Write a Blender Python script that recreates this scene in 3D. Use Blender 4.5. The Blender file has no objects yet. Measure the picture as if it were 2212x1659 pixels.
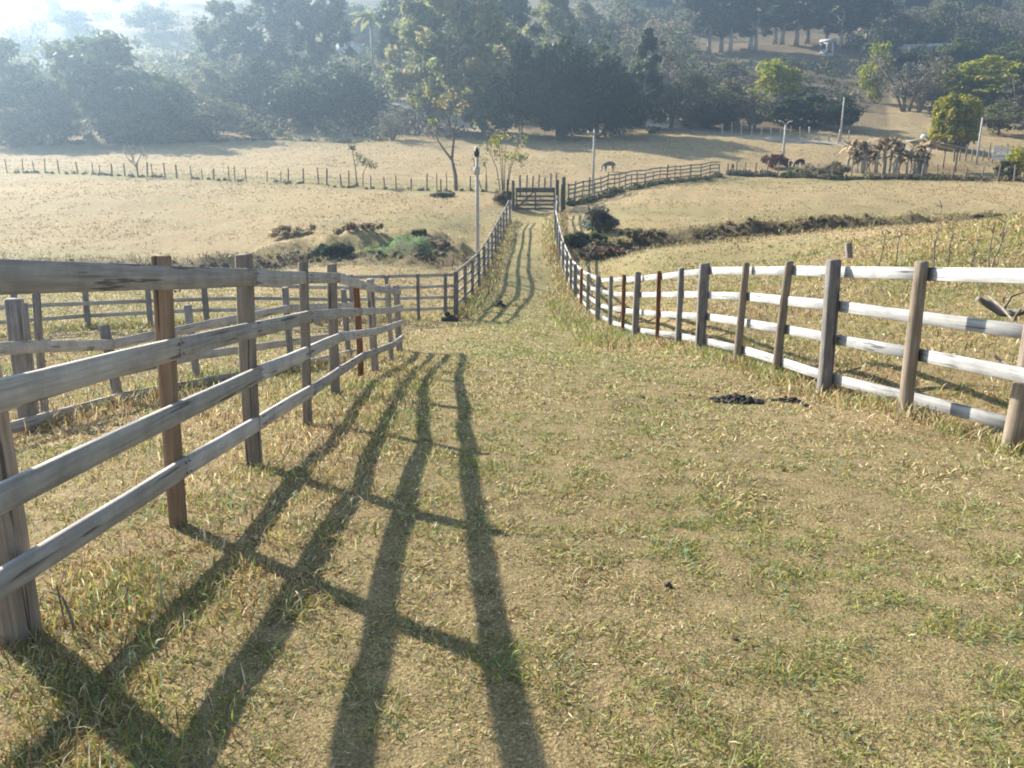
import bpy, bmesh, math, random
import numpy as np
from mathutils import Vector, Matrix

# ------------------------------------------------------------------ camera, sky, sun, exposure
scene = bpy.context.scene
EYE = 1.6
PITCH = math.radians(13.54)
FPX, CX, CY = 1700.0, 1106.0, 829.5          # focal length and centre of the survey frame (2212 x 1659)
cam_data = bpy.data.cameras.new('camera')
cam_data.sensor_width = 36.0
cam_data.lens = 36.0 * FPX / 2212.0
cam_data.clip_start = 0.05
cam_data.clip_end = 3000
cam = bpy.data.objects.new('camera', cam_data)
scene.collection.objects.link(cam)
cam.location = (0, 0, EYE)
cam.rotation_euler = (math.pi / 2 - PITCH, 0, 0)
scene.camera = cam

SUN_AZ = math.radians(-50.5)                  # from +Y towards +X
SUN_EL = math.radians(31.7)
world = bpy.data.worlds.new('World')
scene.world = world
world.use_nodes = True
wn = world.node_tree.nodes
wl = world.node_tree.links
sky_node = wn.new('ShaderNodeTexSky')
sky_node.sky_type = 'NISHITA'
sky_node.sun_disc = False
sky_node.sun_elevation = SUN_EL
sky_node.sun_rotation = SUN_AZ
sky_node.air_density = 1.0
sky_node.dust_density = 0.6
sky_node.altitude = 700
wn['Background'].inputs['Strength'].default_value = 0.05
wl.new(sky_node.outputs['Color'], wn['Background'].inputs['Color'])

sun_data = bpy.data.lights.new('sun', 'SUN')
sun_data.energy = 5.0
sun_data.angle = math.radians(0.6)
sun_data.color = (1.0, 0.925, 0.79)
sun = bpy.data.objects.new('sun', sun_data)
scene.collection.objects.link(sun)
sun_dir = Vector((math.sin(SUN_AZ) * math.cos(SUN_EL), math.cos(SUN_AZ) * math.cos(SUN_EL), math.sin(SUN_EL)))
sun.rotation_euler = sun_dir.to_track_quat('Z', 'Y').to_euler()
sun.location = (-40, 40, 60)

scene.view_settings.view_transform = 'Standard'
scene.view_settings.look = 'None'
scene.view_settings.gamma = 1.0
scene.view_settings.use_curve_mapping = False
scene.view_settings.exposure = 1.88

scene.render.engine = 'CYCLES'
cy = scene.cycles
cy.use_denoising = True
cy.denoiser = 'OPENIMAGEDENOISE'
cy.max_bounces = 5
cy.diffuse_bounces = 2
cy.glossy_bounces = 2
cy.transmission_bounces = 4
cy.transparent_max_bounces = 8
cy.volume_bounces = 0
cy.filter_width = 1.9
cy.caustics_reflective = False
cy.caustics_refractive = False

C = scene.collection
rng = np.random.default_rng(7)
random.seed(7)

# ------------------------------------------------------------------ survey helper: a sighted direction and a distance give a place
SP, CP = math.sin(PITCH), math.cos(PITCH)


def at(u, v, Y):
    a = (u - CX) / FPX
    b = -(v - CY) / FPX
    t = Y / (CP + b * SP)
    return Vector((a * t, Y, EYE + (-SP + b * CP) * t))


# ------------------------------------------------------------------ noise
def vnoise(x, y, scale, seed):
    x = np.asarray(x, float) / scale + 1000.0
    y = np.asarray(y, float) / scale + 1000.0
    xi = np.floor(x).astype(np.int64)
    yi = np.floor(y).astype(np.int64)
    fx = x - xi
    fy = y - yi
    fx = fx * fx * (3 - 2 * fx)
    fy = fy * fy * (3 - 2 * fy)

    def h(a, b):
        n = (a * 374761393 + b * 668265263 + seed * 982451653) & 0x7fffffff
        n = ((n ^ (n >> 13)) * 1274126177) & 0x7fffffff
        return ((n ^ (n >> 16)) & 0xffff) / 65535.0
    return (h(xi, yi) * (1 - fx) + h(xi + 1, yi) * fx) * (1 - fy) + (h(xi, yi + 1) * (1 - fx) + h(xi + 1, yi + 1) * fx) * fy


def fbm(x, y, scale, seed, n=3):
    s = 0
    a = 0.5
    for k in range(n):
        s = s + a * (vnoise(x, y, scale / 2 ** k, seed + k) - 0.5)
        a *= 0.55
    return s


# ------------------------------------------------------------------ where things stand (survey lists)
# u base, v base, u top, v top, distance, size, style
LEFT_POSTS = [(-640, 2350, -760, 420, 1.45, .15, 's'), (42, 1372, -100, 545, 2.62, .12, 's'), (387, 1130, 348, 555, 3.76, .075, 'b'), (552, 1003, 527, 552, 4.89, .088, 't'),
              (664, 917, 655, 568, 6.40, .066, 't'), (726, 850, 717, 572, 8.09, .088, 't'), (779, 818, 768, 603, 10.2, .075, 'r'),
              (812, 808, 800, 604, 11.3, .105, 't'), (846, 784, 838, 616, 13.4, .07, 't'), (864, 762, 856, 617, 15.6, .115, 't')]
RIGHT_POSTS = [(3137, 1267, 3372, 542, 2.9, .12, 'o'), (2520, 1130, 2600, 545, 4.6, .16, 'o'), (2187, 968, 2258, 592, 5.8, .165, 'o'), (1955, 893, 1992, 567, 6.68, .115, 'o'), (1778, 855, 1801, 563, 8.1, .125, 's'),
               (1677, 808, 1705, 566, 9.36, .105, 'o'), (1592, 783, 1612, 569, 10.6, .105, 'o'), (1512, 757, 1522, 571, 12.3, .145, 's'),
               (1463, 747, 1472, 580, 13.7, .09, 's'), (1419, 740, 1424, 586, 15.1, .075, 'r'), (1372, 733, 1378, 589, 16.6, .125, 's'),
               (1345, 723, 1348, 594, 18.3, .08, 'r'), (1318, 712, 1320, 597, 20.0, .09, 's'), (1290, 703, 1292, 598, 21.9, .135, 's'),
               (1270, 683, 1271, 592, 24.2, .10, 's'), (1255, 666, 1256, 581, 26.4, .09, 'r'), (1243, 648, 1243, 571, 28.5, .12, 's'),
               (1233, 630, 1233, 559, 30.5, .09, 's'), (1225, 611, 1225, 543, 32.3, .09, 's'), (1216, 588, 1216, 524, 34.0, .11, 's'),
               (1209, 563, 1209, 502, 36.0, .09, 's'), (1204, 540, 1204, 482, 38.3, .09, 's'), (1200, 520, 1200, 465, 41.0, .11, 's'),
               (1198, 503, 1198, 451, 43.7, .09, 's'), (1198, 489, 1199, 440, 46.2, .09, 's'), (1199, 476, 1200, 430, 48.7, .09, 's'), (1200, 466, 1202, 421, 51.2, .09, 's')]
LANE_POSTS = [(985, 685, 985, 588, 24.1, .15, 's'), (1005, 664, 1005, 574, 26, .11, 's'), (1021, 645, 1021, 562, 28, .11, 's'), (1035, 625, 1034, 548, 30, .11, 's'),
              (1046, 605, 1046, 533, 32, .12, 's'), (1055, 586, 1055, 518, 34, .11, 's'), (1063, 568, 1063, 504, 36, .11, 's'), (1070, 552, 1070, 491, 38, .12, 's'),
              (1076, 538, 1076, 480, 40.2, .11, 's'), (1082, 524, 1082, 469, 42.4, .11, 's'), (1088, 510, 1088, 458, 44.7, .12, 's'), (1094, 497, 1094, 447, 47, .11, 's'),
              (1101, 481, 1101, 432, 49.8, .11, 's')]
CROSS_POSTS = [(905, 690, 903, 592, 23.5, .10, 's'), (838, 692, 835, 595, 22.9, .10, 's'), (762, 693, 758, 594, 22.3, .10, 's'), (655, 694, 650, 590, 21.6, .10, 's'), (548, 695, 543, 585, 21.0, .10, 's'),
               (447, 697, 436, 572, 20.4, .12, 's'), (326, 704, 317, 588, 19.7, .11, 's'), (191, 708, 181, 590, 19.0, .11, 's'), (40, 722, 25, 592, 18.0, .11, 's'), (-150, 742, -170, 596, 17.0, .12, 's')]
CHUTE_POSTS = [(-210, 1010, -250, 690, 6.0, .12, 's'), (64, 935, 30, 648, 7.7, .13, 's'), (257, 873, 224, 704, 9.6, .10, 's'), (428, 830, 405, 660, 11.4, .09, 's'),
               (633, 806, 616, 622, 13.0, .10, 's'), (755, 775, 742, 626, 15.0, .10, 's')]
PASTURE_U = [(-70, 372, 78), (16, 374, 76), (50, 374, 75.6), (75, 375, 75.2), (98, 375, 75), (128, 375, 74.6), (168, 376, 74), (202, 378, 73), (217, 378.5, 72.6), (242, 379, 72.2), (270, 380, 71.6), (298, 381, 71.2),
             (319, 382, 70.6), (330, 382, 70.4), (357, 383, 70), (382, 384, 69.6), (414, 385, 69), (437, 386, 68.5), (462, 388, 68), (495, 390, 67.2), (508, 391, 67), (532, 392, 66.6), (577, 394, 66),
             (607, 397, 65.5), (623, 397, 65.2), (656, 398, 64.8), (689, 399, 64.4), (706, 400, 64), (737, 402, 63.6), (754, 403, 63.2), (801, 405, 62.8), (831, 407, 62.2), (856, 409, 61.8), (888, 411, 61.2),
             (922, 414, 60.6), (944, 414, 60.2), (953, 415, 60), (965, 415, 59.6), (1016, 417, 58.6), (1052, 419, 57.6), (1090, 421, 56.6)]
BANK_POSTS = [(1228, 440, 56), (1240, 438, 56.8), (1257, 435, 57.6), (1272, 432, 58.4), (1284, 428, 59.3), (1299, 424, 60.3), (1312, 421, 61.4), (1327, 417, 62.4), (1339, 414, 63.5), (1351, 411, 64.6), (1364, 408, 65.7), (1376, 405, 66.8), (1393, 401, 68.3),
              (1410, 399, 69.8), (1424, 397, 71.3), (1440, 394, 72.9), (1456, 391, 74.4), (1470, 389, 75.8), (1491, 386, 77.4), (1513, 383, 79.2), (1533, 381, 81), (1553, 379, 82.6)]
FIELD_POSTS = [(1572, 379, 83), (1590, 380, 83), (1609, 381, 82.6), (1631, 382, 82), (1656, 383, 81.4), (1680, 384, 80.6), (1703, 385, 80), (1736, 386, 79.4), (1766, 387, 79), (1797, 388, 78.6), (1838, 388, 78.2), (1877, 389, 78),
               (1905, 389, 77.8), (1937, 389, 77.6), (1966, 390, 77.4), (1990, 390, 77.2), (2024, 390, 77), (2056, 391, 76.8), (2085, 391, 76.6), (2120, 392, 76.4), (2155, 392, 76.2), (2190, 393, 76), (2230, 393, 75.6)]

# ------------------------------------------------------------------ terrain
ctrl = []
for lst in (LEFT_POSTS[1:], RIGHT_POSTS[2:], LANE_POSTS, CROSS_POSTS, CHUTE_POSTS[1:]):
    for q in lst:
        p = at(q[0], q[1], q[4])
        ctrl.append((p.x, p.y, p.z))
for q in PASTURE_U[::5] + BANK_POSTS[::4] + FIELD_POSTS[::4]:
    p = at(*q)
    ctrl.append((p.x, p.y, p.z))
ctrl += [(0, -8, .75), (-6, -8, .55), (8, -8, 1.1), (0, 0, .03), (-4, 0, .05), (4, 0, .12), (0, 1.9, .01), (12, 0, .7), (-12, 0, -.6), (0.6, 5, -.11), (.6, 9, -.55), (.5, 14, -1.22), (.4, 20, -1.82),
         (.4, 26, -2.12), (.6, 30, -2.08), (.7, 34, -1.55), (1.0, 46, -.28), (1.5, 53.5, .48), (-1.0, 3.6, -.03), (3.9, 3.0, 0.0), (-3.2, 5.0, -.2), (4.6, 7.2, -.47), (4.6, 10.5, -.72), (4.2, 14, -1.05)]
sight = [(0, 556, 36), (500, 556, 37.5), (200, 480, 47), (600, 470, 48), (900, 445, 52), (980, 482, 46), (0, 420, 60), (500, 430, 57), (100, 625, 27), (500, 612, 28), (800, 592, 30), (-400, 560, 36), (-400, 640, 25), (-500, 420, 60), (-500, 800, 12), (-600, 1000, 7),
         (1290, 592, 32), (1400, 575, 30), (1550, 563, 30), (1700, 552, 30), (1450, 668, 18), (1600, 700, 14), (1850, 775, 9.6), (1900, 560, 22), (2000, 545, 20.5), (2100, 518, 20), (2212, 488, 19.5), (2400, 455, 18), (1800, 535, 28), (1700, 530, 32), (2000, 650, 13), (2150, 735, 9.4), (2212, 630, 12), (2450, 720, 8.5),
         (1350, 470, 45), (1600, 470, 46), (1900, 468, 47), (2200, 465, 48), (2600, 440, 48), (1500, 432, 55), (1800, 430, 57), (2200, 430, 59), (1400, 415, 60), (2500, 390, 76),
         (1300, 402, 68), (1450, 366, 84), (1700, 366, 87), (1900, 370, 86), (2100, 368, 87), (2250, 352, 92), (600, 345, 92), (200, 348, 90), (-300, 345, 90), (1100, 352, 88), (1100, 388, 69), (1330, 368, 81)]
for u in (-700, -300, 100, 500, 900, 1200):
    for v, Y in ((310, 110), (264, 130), (205, 155), (150, 180), (100, 207), (50, 240), (0, 285), (-30, 318), (-20, 460), (20, 700)):
        sight.append((u, v, Y))
for u in (1500, 1800, 2100, 2500, 2900):
    for v, Y in ((330, 97), (300, 108), (262, 127), (205, 155), (150, 180), (100, 207), (50, 240), (0, 285), (-30, 318), (-20, 460), (20, 700)):
        sight.append((u, v, Y))
for q in sight:
    p = at(*q)
    ctrl.append((p.x, p.y, p.z))
ctrl = np.array(ctrl)
OFF = 12.0


def warp(x, y):
    return np.stack([x / (y + OFF) * 1.6, np.log(y + OFF)], -1)


cw = warp(ctrl[:, 0], ctrl[:, 1])
cval = (ctrl[:, 2] - EYE) / (ctrl[:, 1] + OFF)


def phi(a, b):
    d2 = ((a[:, None, :] - b[None, :, :]) ** 2).sum(-1)
    return 0.5 * d2 * np.log(d2 + 1e-9)


n = len(cw)
K = phi(cw, cw) + np.eye(n) * 4e-4
P = np.concatenate([np.ones((n, 1)), cw], 1)
A = np.block([[K, P], [P.T, np.zeros((3, 3))]])
sol = np.linalg.solve(A, np.concatenate([cval, np.zeros(3)]))


def polydist(x, y, pts):
    best = np.full(np.shape(x), 1e9)
    for (ax, ay), (bx, by) in zip(pts[:-1], pts[1:]):
        dx, dy = bx - ax, by - ay
        t = np.clip(((x - ax) * dx + (y - ay) * dy) / (dx * dx + dy * dy), 0, 1)
        best = np.minimum(best, np.hypot(x - ax - t * dx, y - ay - t * dy))
    return best


def signdist(x, y, pts):
    """distance to a line laid from left to right, positive on its far side"""
    px = np.array([p[0] for p in pts])
    py = np.array([p[1] for p in pts])
    d = polydist(x, y, pts)
    return np.where(y > np.interp(x, px, py), d, -d)


def sightline(lst):
    return [tuple(at(*q)[:2]) for q in lst]


DITCH_L = sightline([(-400, 575, 33), (0, 573, 33.5), (250, 567, 34.3), (480, 563, 35), (640, 552, 35.6), (760, 548, 36), (860, 545, 36.3), (960, 548, 36.2)])
DITCH_R = sightline([(1262, 530, 37.4), (1330, 530, 37.2), (1450, 522, 37.6), (1600, 508, 39), (1800, 495, 41.5), (2000, 486, 44), (2212, 480, 45.5), (2600, 470, 48)])
GUTTER_R = [(4.3, 5.6), (4.25, 8), (4.0, 10), (3.8, 12.5), (3.4, 15.5), (3.3, 19)]
ROAD = sightline([(1380, 263, 126), (1500, 276, 118), (1600, 286, 112), (1690, 295, 108), (1800, 303, 105), (1900, 312, 102), (2000, 318, 100), (2100, 322, 99), (2260, 322, 98)])
TRACK = sightline([(700, 178, 166), (800, 200, 157), (900, 240, 140), (1000, 268, 128), (1120, 290, 118)])


def terrain_raw(x, y):
    sh = np.shape(x)
    xf = np.ravel(x).astype(float)
    yf = np.ravel(y).astype(float)
    z = np.empty_like(xf)
    for s in range(0, len(xf), 40000):
        w = warp(xf[s:s + 40000], yf[s:s + 40000])
        val = phi(w, cw) @ sol[:n] + sol[n] + w @ sol[n + 1:]
        z[s:s + 40000] = val * (yf[s:s + 40000] + OFF) + EYE
    far = np.clip((yf - 26) / 20, 0, 1)
    lane = np.exp(-((xf - np.interp(yf, [0, 24, 40, 53], [.7, .3, .7, 1.5])) / 2.6) ** 4) * (yf < 56)
    z += fbm(xf, yf, .5, 11) * .05 * np.clip((40 - yf) / 30, 0, 1)
    z += fbm(xf, yf, 2.2, 21) * (.06 + .26 * far * (1 - lane))
    z += fbm(xf, yf, .8, 23, 2) * .13 * far * (1 - lane)
    z += fbm(xf, yf, 11, 31) * far * .5 * (1 - lane) * np.clip((yf - 60) / 30, .25, 3)
    hill = np.clip((yf - 130) / 60, 0, 1)
    z += fbm(xf, yf, 45, 41) * hill * 7
    nz_ = fbm(xf, yf, 2.6, 51) * 1.6 + fbm(xf, yf, .9, 53) * .5
    sl = signdist(xf, yf, DITCH_L) + nz_
    sr = signdist(xf, yf, DITCH_R) + nz_
    lane_c = np.interp(yf, [0, 24, 40, 53], [.7, .3, .7, 1.5])
    offl = np.clip((np.abs(xf - lane_c) - 1.9) / 1.5, 0, 1)

    def cut(sd, depth, slope):
        return depth * np.where(sd < 0, np.exp(-np.abs(sd) / slope), np.clip(1 - sd / .45, 0, 1))
    z -= offl * (cut(sl, .50, 2.6) * (xf < 1) + cut(sr, .48, 2.4) * (xf > 0))
    # uneven hummocks by the stream
    dl = np.abs(sl)
    hm = np.exp(-((dl - 2.2) / 2.6) ** 2) * ((xf > -14) & (xf < -2.2)) * np.clip((yf - 34.5) / 2, 0, 1) * offl
    z += hm * np.clip(fbm(xf, yf, 2.2, 61) * 2.8 + .12, -.1, .8)
    hr = np.exp(-((sr - .6) / 1.0) ** 2) * (xf > 0) * offl
    z += hr * np.clip(fbm(xf, yf, 1.5, 65) * 1.6, -.1, .5)
    z += .16 * np.exp(-(((xf + 5.4) / 1.5) ** 2 + ((yf - 37.9) / .9) ** 2))
    z -= .18 * np.exp(-(polydist(xf, yf, GUTTER_R) / .35) ** 2)
    rd = polydist(xf, yf, ROAD)
    z -= .15 * np.exp(-(rd / 2.2) ** 4)
    return z.reshape(sh)


NR, NC = 440, 400
rows_b = np.linspace(math.log(3.6), math.log(712), NR)
rows_y = np.exp(rows_b) - OFF
cols_t = np.sinh(np.linspace(-2.0, 2.0, NC)) / math.sinh(2.0) * 1.35
GY, GT = np.meshgrid(rows_y, cols_t, indexing='ij')
GX = GT * (GY + OFF)
GZ = terrain_raw(GX, GY)
col_idx = np.arange(NC)


def gz(x, y):
    x = np.asarray(x, float)
    y = np.asarray(y, float)
    r = np.clip((np.log(np.maximum(y, -8.3) + OFF) - rows_b[0]) / (rows_b[1] - rows_b[0]), 0, NR - 1.001)
    c = np.clip(np.interp(x / (y + OFF), cols_t, col_idx), 0, NC - 1.001)
    ri = r.astype(int)
    ci = c.astype(int)
    fr = r - ri
    fc = c - ci
    return (GZ[ri, ci] * (1 - fr) + GZ[ri + 1, ci] * fr) * (1 - fc) + (GZ[ri, ci + 1] * (1 - fr) + GZ[ri + 1, ci + 1] * fr) * fc


def ground_at(x, y):
    return Vector((x, y, float(gz(np.array([x]), np.array([y]))[0])))


# zone weights: how green, how bare and red, how brown and weedy
def zones(x, y):
    x = np.asarray(x, float)
    y = np.asarray(y, float)
    dl = polydist(x, y, DITCH_L)
    dr = polydist(x, y, DITCH_R)
    nz = fbm(x, y, 7, 71) * 2 + fbm(x, y, 1.3, 75)
    wet = np.exp(-(np.minimum(dl, dr) / 5.0) ** 2) * .55
    spot = at(858, 538, 37.4)
    wet = np.maximum(wet, 1.9 * np.exp(-(((x - spot.x) / 1.9) ** 2 + ((y - spot.y) / 1.5) ** 2)))
    g2 = at(960, 478, 46)
    wet = np.maximum(wet, .75 * np.exp(-(((x - g2.x) / 5.0) ** 2 + ((y - g2.y) / 5) ** 2)))
    lane_c = np.interp(y, [0, 24, 40, 53], [.7, .3, .7, 1.5])
    lane = np.exp(-((x - lane_c) / 2.0) ** 4) * (y < 55)
    strip = np.exp(-((y - np.interp(x, [-45, -8, 2, 20, 60], [77, 64, 60, 76, 84])) / 4) ** 2) * .75
    edge = .45 * np.exp(-((y - 113) / 5) ** 2) * (x < 10)
    rfld = .62 * np.exp(-((y - 47) / 4) ** 2) * (x > 4) + .66 * np.exp(-((y - 30) / 5) ** 2) * ((x > 3) & (x < 13))
    near = .26 * (y < 26)
    green = np.clip(np.maximum.reduce([wet, strip, edge, rfld, lane * .62, near]) + nz * .35, 0, 1.3)
    soil = np.clip(.10 + fbm(x, y, 2.5, 81) * 1.2 * (y < 30) + fbm(x, y, 14, 85) * .8, 0, 1) * .6
    pen = at(2050, 362, 88)
    soil = np.maximum(soil, 1.3 * np.exp(-(((x - pen.x) / 5) ** 2 + ((y - pen.y) / 2.2) ** 2)))
    soil = np.maximum(soil, .8 * np.clip((26 - y) / 14, 0, 1))
    foot = np.exp(-((x + 1.75 - .0) / .35) ** 2) * (y < 17) * .35
    soil = np.maximum(soil, foot)
    brown = np.exp(-((np.minimum(dl, dr) - .3) / 1.6) ** 2) * .8
    brown = np.maximum(brown, np.clip((y - 114) / 10, 0, 1) * np.clip(.85 + fbm(x, y, 22, 95) * 1.2 - .8 * ((x / (y + 1) > .45) & (x / (y + 1) < .56) & (y < 165)), 0, .95))
    brown = np.maximum(brown, .35 * ((x > 3.9) & (y < 27)) * np.clip(.5 + fbm(x, y, 3, 91) * 3, 0, 1))
    road = np.exp(-(polydist(x, y, ROAD) / 1.7) ** 6)
    road = np.maximum(road, .8 * np.exp(-(polydist(x, y, TRACK) / 2.6) ** 4))
    return green, soil, brown, road


# ------------------------------------------------------------------ material helpers
def new_mat(name):
    m = bpy.data.materials.new(name)
    m.use_nodes = True
    nt = m.node_tree
    b = nt.nodes['Principled BSDF']
    b.inputs['Roughness'].default_value = .85
    b.inputs['Specular IOR Level'].default_value = .2
    return m, nt, b


def nd(nt, t, **kw):
    x = nt.nodes.new(t)
    for k, v in kw.items():
        if k in x.inputs:
            x.inputs[k].default_value = v
        else:
            setattr(x, k, v)
    return x


def ramp(nt, fac, stops):
    r = nt.nodes.new('ShaderNodeValToRGB')
    e = r.color_ramp.elements
    while len(e) < len(stops):
        e.new(.5)
    for i, (p, c) in enumerate(stops):
        e[i].position = p
        e[i].color = (*c, 1)
    nt.links.new(fac, r.inputs[0])
    return r.outputs[0]


def mix(nt, fac, a, b, mode='MIX'):
    x = nt.nodes.new('ShaderNodeMix')
    x.data_type = 'RGBA'
    x.blend_type = mode
    for s, v in ((x.inputs[0], fac), (x.inputs[6], a), (x.inputs[7], b)):
        if hasattr(v, 'links'):
            nt.links.new(v, s)
        elif isinstance(v, (int, float)):
            s.default_value = v
        else:
            s.default_value = (*v, 1)
    return x.outputs[2]


def noise(nt, vec, scale, detail=4, rough=.6):
    x = nd(nt, 'ShaderNodeTexNoise')
    x.inputs['Scale'].default_value = scale
    x.inputs['Detail'].default_value = detail
    x.inputs['Roughness'].default_value = rough
    if vec is not None:
        nt.links.new(vec, x.inputs['Vector'])
    return x.outputs['Fac']


def math_node(nt, op, a, b=None):
    x = nd(nt, 'ShaderNodeMath', operation=op)
    for i, v in enumerate((a, b)):
        if v is None:
            continue
        if hasattr(v, 'links'):
            nt.links.new(v, x.inputs[i])
        else:
            x.inputs[i].default_value = v
    return x.outputs[0]


def ground_material():
    m, nt, b = new_mat('dry_pasture_ground')
    geo = nd(nt, 'ShaderNodeNewGeometry').outputs['Position']
    att = nd(nt, 'ShaderNodeAttribute', attribute_name='zone')
    sep = nd(nt, 'ShaderNodeSeparateColor')
    nt.links.new(att.outputs['Color'], sep.inputs[0])
    green, soil, brown = sep.outputs[0], sep.outputs[1], sep.outputs[2]
    road = att.outputs['Alpha']
    n1 = noise(nt, geo, .35, 5, .6)
    n2 = noise(nt, geo, 2.6, 6, .7)
    n3 = noise(nt, geo, 22, 5, .75)
    n4 = noise(nt, geo, 90, 3, .7)
    straw = ramp(nt, n2, [(.25, (.26, .19, .09)), (.48, (.42, .32, .16)), (.75, (.51, .41, .225))])
    straw = mix(nt, ramp(nt, n1, [(.38, (0, 0, 0)), (.62, (.75, .75, .75))]), straw, (.43, .28, .14))
    n0 = noise(nt, geo, .06, 4, .6)
    straw = mix(nt, ramp(nt, n0, [(.42, (0, 0, 0)), (.62, (.5, .5, .5))]), straw, (.38, .29, .15))
    grn = ramp(nt, n3, [(.3, (.13, .14, .045)), (.7, (.29, .27, .10))])
    vivid = ramp(nt, n3, [(.3, (.07, .16, .045)), (.7, (.16, .30, .09))])
    mat = math_node(nt, 'ADD', math_node(nt, 'MULTIPLY', n4, .62), math_node(nt, 'MULTIPLY', n3, .38))
    red = ramp(nt, mat, [(.36, (.045, .028, .016)), (.47, (.15, .09, .05)), (.56, (.28, .215, .11)), (.66, (.43, .36, .19))])
    red = mix(nt, ramp(nt, n2, [(.55, (0, 0, 0)), (.68, (.5,) * 3)]), red, (.27, .14, .07))
    brn = ramp(nt, n2, [(.3, (.085, .065, .04)), (.7, (.22, .16, .09))])
    gm = math_node(nt, 'MULTIPLY', green, ramp(nt, n2, [(.3, (.35,) * 3), (.65, (1,) * 3)]))
    c = mix(nt, gm, straw, grn)
    c = mix(nt, ramp(nt, math_node(nt, 'SUBTRACT', green, .6), [(.25, (0, 0, 0)), (.45, (1, 1, 1))]), c, vivid)
    sm = math_node(nt, 'MULTIPLY', soil, ramp(nt, n3, [(.35, (.2,) * 3), (.65, (1.2,) * 3)]))
    c = mix(nt, sm, c, red)
    c = mix(nt, brown, c, brn)
    c = mix(nt, road, c, ramp(nt, n2, [(.3, (.44, .36, .26)), (.7, (.56, .48, .37))]))
    n5 = noise(nt, geo, 6.5, 4, .75)
    c = mix(nt, .85, c, ramp(nt, n5, [(.30, (.55,) * 3), (.5, (.98,) * 3), (.7, (1.2,) * 3)]), 'MULTIPLY')
    fine = ramp(nt, n4, [(.25, (.62,) * 3), (.75, (1.25,) * 3)])
    c = mix(nt, .8, c, fine, 'MULTIPLY')
    nt.links.new(c, b.inputs['Base Color'])
    bump = nd(nt, 'ShaderNodeBump')
    bump.inputs['Strength'].default_value = .6
    bump.inputs['Distance'].default_value = .06
    hsum = math_node(nt, 'ADD', n3, math_node(nt, 'MULTIPLY', n4, .5))
    nt.links.new(hsum, bump.inputs['Height'])
    nt.links.new(bump.outputs[0], b.inputs['Normal'])
    b.inputs['Roughness'].default_value = .95
    return m


def wood_material(name, dark, mid, light, stain=.5):
    m, nt, b = new_mat(name)
    att = nd(nt, 'ShaderNodeAttribute', attribute_name='grain')
    oi = nd(nt, 'ShaderNodeObjectInfo')
    comb = nd(nt, 'ShaderNodeCombineXYZ')
    for i in range(3):
        nt.links.new(math_node(nt, 'MULTIPLY', oi.outputs['Random'], 37.0), comb.inputs[i])
    add = nd(nt, 'ShaderNodeVectorMath', operation='ADD')
    nt.links.new(att.outputs['Vector'], add.inputs[0])
    nt.links.new(comb.outputs[0], add.inputs[1])
    mp = nd(nt, 'ShaderNodeMapping')
    mp.inputs['Scale'].default_value = (2.2, 55, 55)
    nt.links.new(add.outputs[0], mp.inputs[0])
    grain = noise(nt, mp.outputs[0], 1.0, 6, .65)
    blot = noise(nt, add.outputs[0], 4.0, 5, .65)
    mp2 = nd(nt, 'ShaderNodeMapping')
    mp2.inputs['Scale'].default_value = (1.0, 18, 18)
    nt.links.new(add.outputs[0], mp2.inputs[0])
    crack = noise(nt, mp2.outputs[0], 1.6, 3, .5)
    c = ramp(nt, grain, [(.28, dark), (.5, mid), (.72, light)])
    c = mix(nt, ramp(nt, blot, [(.42, (0, 0, 0)), (.7, (stain,) * 3)]), c, tuple(x * .55 for x in dark))
    c = mix(nt, ramp(nt, crack, [(.62, (0, 0, 0)), (.66, (.85,) * 3)]), c, tuple(x * .35 for x in dark))
    val = nd(nt, 'ShaderNodeHueSaturation')
    nt.links.new(math_node(nt, 'ADD', math_node(nt, 'MULTIPLY', oi.outputs['Random'], .4), .8), val.inputs['Value'])
    nt.links.new(c, val.inputs['Color'])
    nt.links.new(val.outputs[0], b.inputs['Base Color'])
    bump = nd(nt, 'ShaderNodeBump')
    bump.inputs['Strength'].default_value = .5
    bump.inputs['Distance'].default_value = .006
    nt.links.new(grain, bump.inputs['Height'])
    nt.links.new(bump.outputs[0], b.inputs['Normal'])
    return m


def leaf_material(name, translucent=.35):
    """colour comes from each leaf's own tint"""
    m, nt, b = new_mat(name)
    att = nd(nt, 'ShaderNodeAttribute', attribute_name='tint')
    nt.links.new(att.outputs['Color'], b.inputs['Base Color'])
    b.inputs['Roughness'].default_value = .6
    tr = nd(nt, 'ShaderNodeBsdfTranslucent')
    hs = nd(nt, 'ShaderNodeHueSaturation', Value=1.25, Saturation=1.1)
    nt.links.new(att.outputs['Color'], hs.inputs['Color'])
    nt.links.new(hs.outputs[0], tr.inputs['Color'])
    ms = nd(nt, 'ShaderNodeMixShader')
    ms.inputs[0].default_value = translucent
    nt.links.new(b.outputs[0], ms.inputs[1])
    nt.links.new(tr.outputs[0], ms.inputs[2])
    nt.links.new(ms.outputs[0], nt.nodes['Material Output'].inputs['Surface'])
    return m


def plain(name, c1, c2, scale=8, rough=.8, bump_d=.0):
    m, nt, b = new_mat(name)
    tc = nd(nt, 'ShaderNodeTexCoord').outputs['Object']
    nn = noise(nt, tc, scale, 5, .65)
    nt.links.new(ramp(nt, nn, [(.3, c1), (.7, c2)]), b.inputs['Base Color'])
    b.inputs['Roughness'].default_value = rough
    if bump_d:
        bump = nd(nt, 'ShaderNodeBump')
        bump.inputs['Distance'].default_value = bump_d
        nt.links.new(nn, bump.inputs['Height'])
        nt.links.new(bump.outputs[0], b.inputs['Normal'])
    return m


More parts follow.
